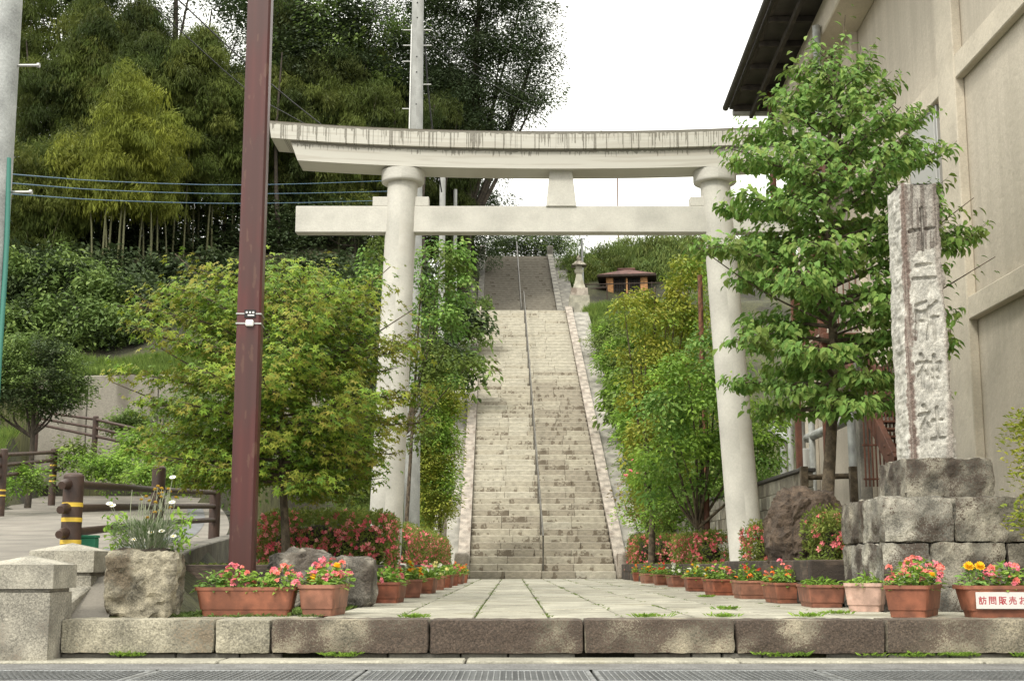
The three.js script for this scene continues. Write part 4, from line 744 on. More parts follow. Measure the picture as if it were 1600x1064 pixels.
// ---------------------------------------------------------------- leaves
function leafShape(L, w, fold = 0.15, droop = 0.2) {                  // pointed oval along +z, folded on its midrib
  const v = [[0, 0, 0], [-w * 0.42, fold * w, L * 0.28], [0, 0, L * 0.3], [w * 0.42, fold * w, L * 0.28], [-w * 0.4, fold * w - droop * L * 0.3, L * 0.62], [0, -droop * L * 0.3, L * 0.62], [w * 0.4, fold * w - droop * L * 0.3, L * 0.62], [0, -droop * L, L]];
  const f = [[0, 2, 1], [0, 3, 2], [1, 2, 5], [1, 5, 4], [2, 3, 6], [2, 6, 5], [4, 5, 7], [5, 6, 7]];
  const g = new THREE.BufferGeometry(); g.setAttribute('position', new THREE.Float32BufferAttribute(f.flat().flatMap((i) => v[i]), 3)); g.computeVertexNormals(); return g;
}
function mapleShape(R) {
  const pos = [], tips = [[-1.9, 0.62], [-0.95, 0.9], [0, 1.1], [0.95, 0.9], [1.9, 0.62]], P = (a, r, y) => [Math.sin(a) * r * R, y * R, Math.cos(a) * r * R];
  tips.forEach(([a, r], i) => { const t = P(a, r, -0.22 * r), l = P(a - 0.95, 0.3, i % 2 ? 0.06 : 0), m = P(a + 0.95, 0.3, i % 2 ? 0 : 0.06); pos.push(...m, ...t, ...l); });
  const g = new THREE.BufferGeometry(); g.setAttribute('position', new THREE.Float32BufferAttribute(pos, 3)); g.computeVertexNormals(); return g.translate(0, 0, R * 0.2);
}
function cluster(n, rad, L, w, flat, droop, seed, spread = 1) {       // a spray of n simple leaves
  const r = rng(seed), pos = [];
  for (let i = 0; i < n; i++) {
    const a = r() * 6.283, rr = rad * Math.sqrt(r()), c = V(Math.cos(a) * rr, (r() - 0.5) * 2 * rad * flat, Math.sin(a) * rr);
    const dir = V(Math.cos(a) * spread + (r() - 0.5), -droop + (r() - 0.5) * 0.7, Math.sin(a) * spread + (r() - 0.5)).normalize(), nn = V((r() - 0.5) * 1.1, 1, (r() - 0.5) * 1.1), s = dir.clone().cross(nn).normalize().multiplyScalar(w / 2), l = L * (0.7 + r() * 0.5);
    const up = s.clone().cross(dir).normalize().multiplyScalar(w * 0.18), m = c.clone().addScaledVector(dir, l * 0.45), A = m.clone().add(s).add(up), B = m.clone().sub(s).add(up), T = c.clone().addScaledVector(dir, l).add(V(0, -l * 0.12, 0));
    pos.push(...c.toArray(), ...A.toArray(), ...T.toArray(), ...c.toArray(), ...T.toArray(), ...B.toArray());
  }
  const g = new THREE.BufferGeometry(); g.setAttribute('position', new THREE.Float32BufferAttribute(pos, 3)); g.computeVertexNormals(); return g;
}
const G = {
  dogLeaf: leafShape(0.105, 0.062, 0.18, 0.25), maple: mapleShape(0.052), small: leafShape(0.05, 0.024, 0.2, 0.2), round: leafShape(0.045, 0.034, 0.1, 0.15), needle: leafShape(0.06, 0.006, 0.1, 0.1),
  near: cluster(14, 0.13, 0.085, 0.05, 0.5, 0.35, 1), mid: cluster(18, 0.22, 0.13, 0.07, 0.45, 0.3, 2), midFine: cluster(26, 0.2, 0.075, 0.035, 0.4, 0.1, 3), far: cluster(64, 0.72, 0.2, 0.1, 0.42, 0.15, 4), farFine: cluster(86, 0.72, 0.15, 0.06, 0.4, 0.1, 5),
  bamboo: cluster(34, 0.42, 0.24, 0.038, 0.55, 0.9, 6, 0.6), hedge: cluster(16, 0.05, 0.03, 0.015, 0.6, -0.4, 7), grass: cluster(12, 0.09, 0.22, 0.014, 0.05, -1.6, 8, 0.4), tuft: cluster(10, 0.03, 0.035, 0.008, 0.1, -0.8, 9),
};
const randDir = (r) => { const u = r() * 2 - 1, a = r() * 6.283, s = Math.sqrt(1 - u * u); return V(s * Math.cos(a), u, s * Math.sin(a)); };
const Q = new THREE.Matrix4(), cc = new THREE.Color();
function basis(p, dir, nrm, s) { const z = dir.clone().normalize(), x = nrm.clone().cross(z).normalize(), y = z.clone().cross(x); return new THREE.Matrix4().makeBasis(x.multiplyScalar(s), y.multiplyScalar(s), z.multiplyScalar(s)).setPosition(p); }
function inst(name, geo, mat, list, parent) {                        // a mass of small leaves: one mesh with a colour per leaf, or copies where they are many and far
  let m;
  if (geo.userData.copies) {
    m = new THREE.InstancedMesh(geo, mat, list.length); list.forEach(([mt, c], i) => { m.setMatrixAt(i, mt); m.setColorAt(i, c); });
  } else {
    const src = geo.attributes.position.array, n = src.length / 3, pos = new Float32Array(list.length * n * 3), rgb = new Float32Array(pos.length), nor = new Float32Array(pos.length), sn = geo.attributes.normal.array;
    list.forEach(([mt, c], i) => { const e = mt.elements, sc = 1 / Math.hypot(e[0], e[1], e[2]); for (let k = 0; k < n; k++) { const o = (i * n + k) * 3, x = src[k * 3], y = src[k * 3 + 1], z = src[k * 3 + 2], u = sn[k * 3], v = sn[k * 3 + 1], w = sn[k * 3 + 2]; for (let j = 0; j < 3; j++) { pos[o + j] = e[j] * x + e[4 + j] * y + e[8 + j] * z + e[12 + j]; nor[o + j] = (e[j] * u + e[4 + j] * v + e[8 + j] * w) * sc; } rgb[o] = c.r; rgb[o + 1] = c.g; rgb[o + 2] = c.b; } });
    const g = new THREE.BufferGeometry(); g.setAttribute('position', new THREE.BufferAttribute(pos, 3)); g.setAttribute('normal', new THREE.BufferAttribute(nor, 3)); g.setAttribute('color', new THREE.BufferAttribute(rgb, 3));
    m = new THREE.Mesh(g, mat === M.leaf ? M.leafV : mat === M.flower ? M.flowerV : mat);
  }
  m.castShadow = m.receiveShadow = true; m.userData.kind = 'stuff';
  if (parent) { m.name = name; parent.add(m); } else { m.name = numbered(name); scene.add(m); } return m;
}
for (const k of ['far', 'farFine', 'bamboo']) G[k].userData.copies = true;
M.leafV = leafMat(0.38); M.leafV.vertexColors = true; M.flowerV = std({ color: 0xffffff, roughness: 0.8, side: THREE.DoubleSide, vertexColors: true });
function tint(pal, r, k = 0.3) { const a = pal[Math.floor(r() * pal.length)], b = pal[Math.floor(r() * pal.length)], t = r(), v = 1 + (r() - 0.5) * k; return new THREE.Color(mix(a[0], b[0], t) * v, mix(a[1], b[1], t) * v, mix(a[2], b[2], t) * v); }
const PAL = {
  dog: [[0.1817, 0.3241, 0.0754], [0.2351, 0.3813, 0.0862], [0.1496, 0.2765, 0.0646], [0.2991, 0.4004, 0.1077]],
  maple: [[0.345, 0.437, 0.0575], [0.2242, 0.3588, 0.0448], [0.1644, 0.284, 0.0419], [0.299, 0.4036, 0.0523], [0.1271, 0.2317, 0.0374]], mapleNew: [[0.3, 0.33, 0.05], [0.25, 0.31, 0.045], [0.33, 0.3, 0.06]],
  yellow: [[0.33, 0.363, 0.0495], [0.264, 0.33, 0.044], [0.187, 0.264, 0.0385], [0.385, 0.385, 0.066]], bright: [[0.2329, 0.3833, 0.0578], [0.2963, 0.438, 0.0675], [0.18, 0.3102, 0.054]],
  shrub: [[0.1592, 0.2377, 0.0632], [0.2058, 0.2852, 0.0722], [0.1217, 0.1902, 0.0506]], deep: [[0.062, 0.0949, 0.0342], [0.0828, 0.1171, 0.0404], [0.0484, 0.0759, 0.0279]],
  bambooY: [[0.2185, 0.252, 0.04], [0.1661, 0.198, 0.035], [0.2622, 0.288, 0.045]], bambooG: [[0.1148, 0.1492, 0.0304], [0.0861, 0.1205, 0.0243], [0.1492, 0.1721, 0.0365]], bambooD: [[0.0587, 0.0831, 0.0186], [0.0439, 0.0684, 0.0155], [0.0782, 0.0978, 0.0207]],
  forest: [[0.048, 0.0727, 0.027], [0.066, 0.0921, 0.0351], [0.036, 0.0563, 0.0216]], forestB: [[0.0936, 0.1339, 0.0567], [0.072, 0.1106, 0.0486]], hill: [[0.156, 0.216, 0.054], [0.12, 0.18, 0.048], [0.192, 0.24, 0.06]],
  hedge: [[0.2093, 0.2737, 0.0563], [0.161, 0.2254, 0.0483], [0.2737, 0.3059, 0.0725]], silver: [[0.3, 0.33, 0.24], [0.2, 0.25, 0.15]], herb: [[0.12, 0.19, 0.07], [0.17, 0.24, 0.1]], grass: [[0.16, 0.24, 0.05], [0.2, 0.27, 0.06], [0.12, 0.19, 0.04]],
};

// a tree grown branch by branch: trunk, tiers of limbs, twigs, a leaf at every node
function grownTree(o) {
  const r = rng(o.seed), t = thing(o.name, o.label, 'tree', [o.x, o.y, -o.d], 0, o.group), wood = [], leaves = [], H = o.height;
  const trunkPt = (h) => V(o.lean[0] * h / H + 0.04 * Math.sin(h * 1.7 + o.seed), h, o.lean[1] * h / H + 0.03 * Math.cos(h * 2.1));
  const tp = []; for (let k = 0; k <= 8; k++) tp.push(trunkPt(H * 0.96 * k / 8));
  mesh('trunk', tube(tp, o.r, 12, o.r * 0.12), o.bark, t);
  const addLeaf = (p, dir, sc, isNew) => {
    const d = dir.clone().add(V((r() - 0.5) * 1.2, -o.droop + (r() - 0.5) * 0.6, (r() - 0.5) * 1.2)).normalize(), n = V((r() - 0.5) * o.tilt, 1, (r() - 0.5) * o.tilt).addScaledVector(V(p.x - o.lean[0] * p.y / H, 0, p.z).normalize(), o.droop * 0.8);
    leaves.push([basis(p.clone().add(V((r() - 0.5) * o.scatter, (r() - 0.5) * o.scatter, (r() - 0.5) * o.scatter)), d, n, sc * (0.5 + r() * 0.75)), tint(isNew ? o.newPal ?? o.pal : o.pal, r), p]);
  };
  let az = r() * 6;
  for (let i = 0; i < o.limbs; i++) {
    const f = (i + r() * 0.6) / o.limbs, h0 = mix(o.crown0, H * 0.95, f); az += 2.4 + (r() - 0.5) * 0.7;
    const side = Math.sin(az) * 0 + Math.cos(az), R = o.profile(f) * (side < 0 ? o.wl : o.wr) ** Math.abs(side) * (0.7 + r() * 0.4), dirH = V(Math.cos(az), 0, Math.sin(az)), rise = o.rise(f);
    const s = trunkPt(h0 - R * rise * 0.45), pts = [s]; for (let k = 1; k <= 4; k++) { const q = k / 4; pts.push(s.clone().addScaledVector(dirH, R * q).add(V((r() - 0.5) * 0.1 * R, R * rise * (q - 0.35 * q * q), (r() - 0.5) * 0.1 * R))); }
    wood.push(tube(pts, o.r * mix(0.42, 0.16, f), 5, 0.004, false));
    const cv = new THREE.CatmullRomCurve3(pts), nt = Math.max(4, Math.round(R * o.twigs));
    for (let k = 0; k < nt; k++) {
      const q = mix(0.22, 1, (k + r()) / nt), p = cv.getPoint(q), tan = cv.getTangent(q), L = (0.16 + 0.34 * r()) * mix(1.15, 0.55, q) * o.twigLen;
      const a = (k % 2 ? 1 : -1) * (0.6 + r() * 0.7), td = tan.clone().applyAxisAngle(V(0, 1, 0), a).add(V(0, 0.12 + (r() - 0.5) * o.twigV, 0)).normalize(), e = p.clone().addScaledVector(td, L), isNew = r() < o.newShare * (q > 0.6 ? 1.6 : 0.5);
      if (k % 2 === 0) wood.push(tube([p, e], 0.006, 3, 0.002, false));
      const nl = Math.round(L * o.leafy); for (let m = 0; m < nl; m++) addLeaf(p.clone().lerp(e, (m + 1) / nl).add(V(0, -0.02 * r(), 0)), td.clone().applyAxisAngle(V(0, 1, 0), (m % 2 ? 1 : -1) * 0.8), o.leafScale, isNew);
    }
  }
  for (const [ux, uy, uz] of o.shoots ?? []) { const s = trunkPt(Math.min(H * 0.9, uy * 0.75)), e = V(ux, uy, uz); wood.push(tube([s, s.clone().lerp(e, 0.5).add(V(0, -0.08, 0)), e], 0.014, 4, 0.004, false)); for (let m = 0; m < o.shootLeaves; m++) addLeaf(s.clone().lerp(e, 0.3 + 0.72 * m / o.shootLeaves).add(V((r() - 0.5) * 0.22, (r() - 0.6) * 0.2, (r() - 0.5) * 0.22)), e.clone().sub(s).normalize(), o.leafScale, r() < o.newShare + 0.3); }
  mesh('branches', merge(wood), o.bark, t);
  let rest = leaves;
  if (o.single) { leaves.sort((a, b) => b[2].z - a[2].z); const pick = leaves.slice(0, o.single); rest = leaves.slice(o.single); const ms = [0, 1, 2, 3].map((k) => { const m = leafMat(0.38); m.color.setRGB(...o.pal[k % o.pal.length]); return m; }); pick.forEach(([mt], i) => { const m = mesh('leaf', o.leaf, ms[i % 4], t); m.applyMatrix4(mt); }); }
  inst('foliage', o.leaf, M.leaf, rest, t);
  return t;
}
const prof = (list) => (f) => { for (let i = 1; i < list.length; i++) if (f <= list[i][0]) return mix(list[i - 1][1], list[i][1], (f - list[i - 1][0]) / (list[i][0] - list[i - 1][0])); return list[list.length - 1][1]; };
{
  const b = at(1293, 800, 13.7);
  grownTree({ name: 'dogwood_tree', label: 'green dogwood tree with large pointed leaves between gate column and stone monument', seed: 501, x: b.x, y: 0.33, d: 13.7, height: 5.55, r: 0.075, lean: [0.22, 0.1], crown0: 1.5, limbs: 64, profile: prof([[0, 0.95], [0.15, 1.15], [0.35, 1.35], [0.6, 1.45], [0.78, 1.15], [0.9, 0.7], [1, 0.3]]), wl: 0.95, wr: 1.12, rise: (f) => mix(0.05, 0.75, f), twigs: 19, twigLen: 1.1, twigV: 0.4, leafy: 54, scatter: 0.12, droop: 0.85, tilt: 1.1, leaf: G.dogLeaf, leafScale: 0.92, pal: PAL.dog, newPal: [[0.19, 0.25, 0.06], [0.16, 0.24, 0.05]], newShare: 0.14, bark: M.bark, single: 260, shoots: [[0.35, 5.75, 0.2], [1.75, 3.1, 0.3], [1.6, 3.75, 0.2], [-1.35, 3.25, 0.3]], shootLeaves: 26 });
}
{
  const b = at(440, 868, 12.5);
  grownTree({ name: 'maple_tree', label: 'bright green maple with layered feathery leaves behind the red pole', seed: 511, x: b.x, y: 0.3, d: 12.6, height: 2.82, r: 0.045, lean: [-0.05, 0.1], crown0: 0.72, limbs: 64, profile: prof([[0, 1.1], [0.15, 1.3], [0.4, 1.42], [0.7, 1.35], [0.88, 1.05], [1, 0.6]]), wl: 1.05, wr: 0.96, rise: (f) => mix(0.0, 0.6, f), twigs: 26, twigLen: 1.0, twigV: 0.5, leafy: 46, scatter: 0.15, droop: 0.75, tilt: 1.3, leaf: G.maple, leafScale: 1, pal: PAL.maple, newPal: PAL.mapleNew, newShare: 0.3, bark: M.bark, shoots: [[-1.1, 2.95, 0.1], [-1.45, 2.55, 0.2], [-0.3, 2.9, 0.1], [0.95, 2.85, 0], [-1.6, 1.7, 0.2], [0.4, 2.85, 0.2], [-0.7, 2.75, 0.3], [1.2, 2.4, 0.2], [-1.3, 2.1, 0.3], [-1.4, 1.1, 0.3]], shootLeaves: 80 });
}

// trees and shrubs made of leaf sprays gathered in clumps; clump = [pixel x, pixel y, distance, radius x, radius y in pixels]
function clumpPlant(o) {
  const r = rng(o.seed), B = o.base ? V(o.base[0], o.base[1], -o.base[2]) : V(0, 0, 0), t = thing(o.name, o.label, o.cat ?? 'tree', B.toArray(), 0, o.group), list = [], wood = [];
  const cl = o.clumps.map(([px, py, d, rx, ry]) => ({ c: at(px, py, d).sub(B), rx: rx * d / F, ry: ry * d / F }));
  for (const { c, rx, ry } of cl) {
    const area = 4 * Math.PI * ((rx * rx + 2 * rx * ry) / 3), n = Math.round(area * o.dens);
    for (let i = 0; i < n; i++) {
      const dir = randDir(r); if (dir.y < -0.35 && r() < 0.6) continue;
      const k = 0.5 + 0.58 * Math.pow(r(), 0.55), lump = 1 + 0.3 * noise3(dir.x * 1.9 + c.x, dir.y * 1.9 + c.y, dir.z * 1.9 + c.z), p = V(c.x + dir.x * rx * k * lump, c.y + dir.y * ry * k * lump, c.z + dir.z * rx * (o.zk ?? 0.8) * k * lump);
      if (noise3((p.x + B.x) * o.gap, (p.y + B.y) * o.gap, (p.z + B.z) * o.gap) < (o.cut ?? -0.45)) continue;
      const out = V(dir.x, dir.y * 0.5 + (o.up ?? 0.7), dir.z).normalize(), z = V(dir.x + (r() - 0.5), (r() - 0.5) * 0.6, dir.z + (r() - 0.5)).normalize();
      const hue = o.pal2 && noise3(c.x * 1.3 + p.x * 0.6, c.y, p.y * 0.6 + c.z) > (o.split ?? 0.2);
      list.push([basis(p, z, out, (o.scale ?? 1) * (0.5 + r() * 0.9)), tint(hue ? o.pal2 : o.pal, r, 0.4)]);
    }
    if (o.trunk) { const j = V(0, Math.max(0.2, Math.min(c.y - ry * 0.4, o.fork ?? c.y * 0.5)), 0); wood.push(tube([j, j.clone().lerp(c, 0.55).add(V((r() - 0.5) * rx * 0.4, -ry * 0.15, 0)), c.clone().add(V(0, ry * 0.2, 0))], o.trunk * 0.4, 5, o.trunk * 0.08, false)); }
  }
  if (o.trunk) { const top = cl.reduce((m, a) => Math.max(m, a.c.y), 0), mx = cl.reduce((m, a) => m + a.c.x, 0) / cl.length; mesh('trunk', tube([V(0, -0.6, 0), V(mx * 0.2 + 0.05, top * 0.35, 0), V(mx * 0.7, top * 0.95, 0)], o.trunk, 9, o.trunk * 0.25), o.bark ?? M.barkDark, t); mesh('branches', merge(wood), o.bark ?? M.barkDark, t); }
  inst('crown', o.geo, M.leaf, list, t);
  return t;
}
const onHill = (px, d) => { const x = at(px, 600, d).x; return [x, groundY(x, d), d]; };
// planted trees by the path
clumpPlant({ name: 'dogwood_tree', label: 'yellow green dogwood on the bank below the hut', seed: 601, base: onHill(1010, 26), clumps: [[1066, 425, 26, 28, 26], [1078, 450, 26, 36, 40], [1008, 500, 25.5, 38, 20], [1045, 478, 26, 34, 24], [1045, 510, 26, 60, 36], [1085, 530, 26, 40, 50], [1010, 560, 25.5, 46, 34], [975, 478, 25, 22, 12], [1015, 625, 25.5, 46, 40], [1010, 680, 25, 36, 40], [1050, 600, 26, 50, 50], [1025, 740, 26, 36, 40], [1060, 680, 26, 50, 50], [1040, 760, 26.5, 50, 40], [1000, 463, 26, 17, 12]], geo: G.near, dens: 46, gap: 1.4, cut: -0.22, pal: PAL.bright, pal2: PAL.yellow, split: -0.35, trunk: 0.08, bark: M.bark, fork: 1.4 });
clumpPlant({ name: 'dogwood_tree', label: 'leafy mid green dogwood just left of the right gate column', seed: 603, base: onHill(1085, 20.5), clumps: [[1075, 590, 20, 55, 34], [1120, 560, 20.5, 45, 40], [1040, 640, 20, 48, 36], [1105, 650, 20, 70, 46], [1060, 700, 20, 58, 40], [1150, 700, 20.5, 60, 44], [1030, 730, 20.5, 40, 36], [1185, 715, 20, 36, 40], [1110, 740, 20.5, 54, 36], [1065, 765, 20.5, 46, 30], [1195, 660, 20.5, 28, 34]], geo: G.near, dens: 50, gap: 1.5, cut: -0.25, scale: 0.95, pal: PAL.bright, pal2: PAL.dog, trunk: 0.07, bark: M.bark, fork: 0.9 });
clumpPlant({ name: 'dogwood_tree', label: 'drooping green dogwood leaning over the left side of the stairs', seed: 605, base: onHill(630, 24), clumps: [[690, 410, 24, 46, 32], [665, 440, 24, 40, 40], [705, 450, 24, 36, 30], [680, 500, 24, 50, 30], [715, 500, 24, 22, 28], [685, 560, 24, 46, 22], [738, 565, 24, 24, 9], [590, 400, 24.5, 24, 34], [660, 590, 24, 34, 26], [575, 440, 24.5, 26, 30], [655, 660, 24, 24, 40], [690, 595, 24, 30, 16]], geo: G.near, dens: 42, gap: 1.4, cut: -0.22, pal: PAL.dog, pal2: [[0.15, 0.2, 0.04], [0.12, 0.18, 0.035]], trunk: 0.05, bark: M.bark, fork: 2.6 });
clumpPlant({ name: 'leafy_shrub', label: 'fresh green feathery shrub between grey pole and stair wall', cat: 'shrub', seed: 607, base: onHill(688, 29.5), clumps: [[690, 620, 29.5, 30, 30], [665, 660, 29.3, 28, 40], [665, 740, 29.3, 28, 50], [700, 650, 30, 20, 30], [680, 690, 29.5, 32, 36], [698, 710, 30, 18, 36], [682, 745, 29.5, 28, 34], [676, 795, 29.5, 28, 40], [694, 780, 30, 14, 40]], geo: G.midFine, dens: 85, gap: 1.3, cut: -0.5, pal: PAL.bright, pal2: PAL.yellow, split: -0.3, trunk: 0.03 });
clumpPlant({ name: 'azalea_bush', label: 'loose bush with coral pink flower heads on the right bank', cat: 'shrub', seed: 609, base: onHill(1010, 29), clumps: [[1000, 770, 29, 30, 26], [1020, 800, 29, 34, 26], [985, 800, 29.5, 18, 24]], geo: G.midFine, dens: 26, gap: 1.3, cut: -0.6, pal: PAL.bright, pal2: [[0.25, 0.17, 0.05], [0.2, 0.17, 0.05]], trunk: 0.03 });
// bank right of the stairs: a run of separate shrubs
[[930, 395, 60, 30, 'pale green'], [925, 505, 55, 26, 'tall light green'], [960, 498, 55, 28, 'fine leaved'], [940, 520, 48, 34, 'grassy'], [945, 560, 45, 36, 'soft green'], [985, 540, 45, 34, 'broad'], [950, 610, 40, 34, 'dark green'], [970, 650, 38, 36, 'dense'], [965, 700, 36, 32, 'light'], [990, 750, 33, 34, 'low'], [975, 810, 32, 18, 'small'], [1060, 780, 31, 44, 'wide'], [1120, 760, 33, 50, 'tall']].slice(1).map(([px, py, d, r, w]) => [Math.max(px, 907 + (py - 500) * 0.265 + r * 1.45), py, d, r, w]).forEach(([px, py, d, r, w], i) => clumpPlant({ name: 'bank_shrub', label: w + ' shrub on the bank right of the stone stairs, ' + ['below the hut rail', 'below the hut', 'under the lantern plinth', 'beside the coping', 'behind the yellow dogwood', 'rounded and darkest', 'above the azalea', 'at mid bank', 'near the stone marker', 'beside the marker foot', 'behind the hedge', 'behind the gate column'][i], cat: 'shrub', seed: 620 + i, base: onHill(px, d), clumps: [[px, py, d, r, r * 0.8], [px - r * 0.5, py + r * 0.4, d, r * 0.7, r * 0.6], [px + r * 0.6, py + r * 0.3, d, r * 0.8, r * 0.6], [px, py + r * 0.9, d - 0.5, r, r * 0.7]], geo: i === 5 ? G.mid : G.midFine, dens: i === 5 ? 26 : 24, scale: 1.3, gap: 0.9, cut: -0.6, pal: i === 5 ? PAL.shrub : i % 3 ? PAL.hill : PAL.bright, pal2: PAL.bright }));
// left of the road
clumpPlant({ name: 'layered_tree', label: 'dark layered spreading tree beside the striped fence post', seed: 651, base: onHill(52, 30), clumps: [[45, 550, 30, 60, 24], [95, 570, 30, 44, 24], [15, 575, 30, 60, 26], [60, 600, 30, 76, 24], [110, 610, 30, 36, 22], [25, 630, 30, 70, 20], [85, 635, 30, 40, 16], [-30, 600, 30, 60, 40]], geo: G.midFine, dens: 46, gap: 1.2, cut: -0.45, pal: PAL.shrub, pal2: PAL.deep, split: 0, trunk: 0.09, fork: 1.6 });
[[20, 440, 42, 60, 50, 'large'], [95, 430, 43, 56, 46, 'rounded'], [165, 455, 42, 50, 40, 'spreading'], [60, 500, 41, 60, 44, 'broad'], [140, 510, 40.5, 56, 40, 'leafy'], [195, 530, 41, 40, 38, 'deep green'], [20, 520, 40, 40, 40, 'mid green'], [250, 520, 43, 50, 44, 'shaded'], [330, 500, 44, 60, 50, 'thick'], [450, 500, 45, 70, 60, 'tall dark'], [540, 480, 46, 60, 60, 'dusky']].forEach(([px, py, d, rx, ry, w], i) => clumpPlant({ name: 'hillside_shrub', label: w + ' green shrub on the slope above the retaining wall, ' + ['by the concrete pole', 'under the tallest bamboo', 'below the bamboo culms', 'above the layered tree', 'above the wall end', 'above the grass edge', 'beside the concrete pole foot', 'left of the maple top', 'behind the red pole', 'right of the red pole', 'left of the gate column'][i], cat: 'shrub', seed: 660 + i, base: onHill(px, d), clumps: [[px, py, d, rx, ry], [px - rx * 0.6, py + ry * 0.5, d, rx * 0.7, ry * 0.6], [px + rx * 0.6, py + ry * 0.4, d + 0.4, rx * 0.7, ry * 0.7]], geo: G.mid, dens: 15, scale: 1.3, gap: 0.8, cut: -0.5, pal: i > 6 ? PAL.deep : PAL.shrub, pal2: i > 6 ? PAL.forest : PAL.deep }));
[[120, 715, 29, 26, 24, 'bushy'], [175, 735, 28, 40, 26, 'low spreading'], [225, 700, 30, 36, 30, 'yellowish'], [280, 700, 29, 40, 40, 'leafy'], [320, 740, 27, 30, 26, 'dense'], [30, 750, 27, 34, 20, 'low'], [250, 745, 27, 44, 20, 'mounded'], [390, 730, 27, 40, 40, 'tall'], [560, 740, 26, 34, 60, 'slender'], [300, 640, 34, 44, 26, 'trailing'], [200, 660, 34, 30, 20, 'tufted']].forEach(([px, py, d, rx, ry, w], i) => clumpPlant({ name: 'roadside_shrub', label: w + ' light green shrub beside the side road, ' + ['behind the striped post', 'behind the pipe fence rails', 'under the retaining wall fence', 'left of the maple', 'beside the far fence post', 'under the three rail fence', 'above the road edge', 'behind the red pole', 'left of the gate column', 'against the retaining wall', 'under the wall by its fence'][i], cat: 'shrub', seed: 690 + i, base: onHill(px, d), clumps: [[px, py, d, rx, ry], [px - rx * 0.6, py + ry * 0.4, d, rx * 0.7, ry * 0.7], [px + rx * 0.6, py + ry * 0.4, d, rx * 0.7, ry * 0.7]], geo: G.midFine, dens: 40, scale: 1.1, gap: 1, cut: -0.55, pal: i > 6 ? PAL.shrub : PAL.bright, pal2: i % 2 ? PAL.shrub : PAL.hill }));
// ---------------------------------------------------------------- bamboo grove and forest on the hill
function bamboo(label, px, d, topPx, seed, pal, group, o = {}) {
  const r = rng(seed), [x, y] = onHill(px, d), top = at(px, topPx, d).y - y, t = thing('bamboo', label, 'bamboo', [x, y, -d], 0, group), n = o.n ?? 4, culms = [], list = [];
  for (let c = 0; c < n; c++) {
    const a = r() * 6.28, s = V(Math.cos(a) * r() * 1.1, -0.5, Math.sin(a) * r() * 1.1), H = top * (0.74 + 0.26 * (c === 0 ? 1 : r())), bend = V((r() - 0.5) * 2.2, 0, (r() - 0.5) * 2.2), e = s.clone().add(bend).add(V(0, H, 0));
    const cv = new THREE.CatmullRomCurve3([s, s.clone().lerp(e, 0.5).addScaledVector(bend, -0.3), e.clone().addScaledVector(bend, -0.12).add(V(0, -H * 0.16, 0)), e.clone().addScaledVector(bend, 0.25)]);
    culms.push(tube(cv.getPoints(6), 0.05, 5, 0.012, false));
    const low = o.low ?? 0.38, plumes = Math.round(H * (1 - low) * (o.dens ?? 3));
    for (let i = 0; i < plumes; i++) {                                // arching plumes: each side branch carries its own drooping mass of leaves
      const q = mix(low, 1.0, (i + r()) / plumes), p = cv.getPoint(Math.min(1, q)), R = (o.R ?? 1.25) * Math.sin(Math.PI * clamp((q - low) / (1 - low) * 0.84 + 0.12)) * (0.55 + 0.55 * r()), b = i * 2.4 + r(), dir = V(Math.cos(b), 0, Math.sin(b)), tone = tint(pal, r, 0.5);
      p.addScaledVector(dir, R * 0.75).add(V(0, R * 0.1, 0));
      const pr = 0.36 + 0.42 * r(), n2 = Math.round(7 + 11 * pr);
      for (let k = 0; k < n2; k++) { const e = randDir(r), w = Math.pow(r(), 0.5), s2 = p.clone().add(V(e.x * pr * w * 1.15, e.y * pr * 0.62 * w - Math.hypot(e.x, e.z) * pr * 0.35 * w, e.z * pr * w * 1.15)); list.push([basis(s2, V(e.x + (r() - 0.5), -0.35, e.z + (r() - 0.5)), V(e.x * 0.5, 1, e.z * 0.5), 0.65 + r() * 0.5), tone.clone().multiplyScalar(0.85 + r() * 0.3)]); }
    }
  }
  culms.forEach((g) => mesh('culm', g, M.culm, t));
  inst('leaves', G.bamboo, M.leaf, list, t);
}
const BG = 'bamboo in the grove on the hillside';
[[150, 50, 118, 'Y', 'brightest yellow green bamboo clump before the dark grove'], [185, 50.5, 150, 'Y', 'yellow green bamboo leaning right beside the brightest clump'], [250, 52, 200, 'Y', 'short yellow bamboo at the right of the bright clump'], [180, 54, 60, 'G', 'olive bamboo rising behind the yellow clump'], [290, 54, 15, 'G', 'tall olive green bamboo with a pale bare culm left of the red pole'], [325, 55, 60, 'G', 'drooping olive bamboo touching the red pole'], [60, 52, 180, 'G', 'mid green bamboo next to the concrete pole'], [75, 55, 10, 'D', 'tall dark bamboo behind the concrete pole'], [110, 56, -30, 'G', 'tall olive bamboo between the concrete pole and bright clump'], [225, 56, -10, 'D', 'tall dark bamboo left of the tall olive one'], [30, 51, 250, 'G', 'short olive bamboo low by the concrete pole']].forEach(([px, d, top, p, l], i) => bamboo(l, px, d, top, 710 + i, PAL['bamboo' + p], BG, { low: p === 'D' ? 0.16 : p === 'Y' ? 0.36 : 0.24, dens: 3.4, R: p === 'Y' ? 1.35 : 1.6 }));
[[30, 57, -60], [130, 58, -40], [350, 57, 90], [400, 57, 100], [450, 56, 120], [500, 57, 60], [550, 56, 110], [600, 57, 130], [420, 60, -40], [260, 59, 160], [215, 60, 170], [700, 60, 120], [560, 59, 40], [480, 61, 150]].forEach(([px, d, top], i) => bamboo('dark green bamboo among the shadowed trunks of the grove', px, d, top, 730 + i, i % 3 ? PAL.bambooD : PAL.bambooG, 'dark bamboo deep in the grove', { low: 0.18, dens: 2.6, R: 1.6 }));
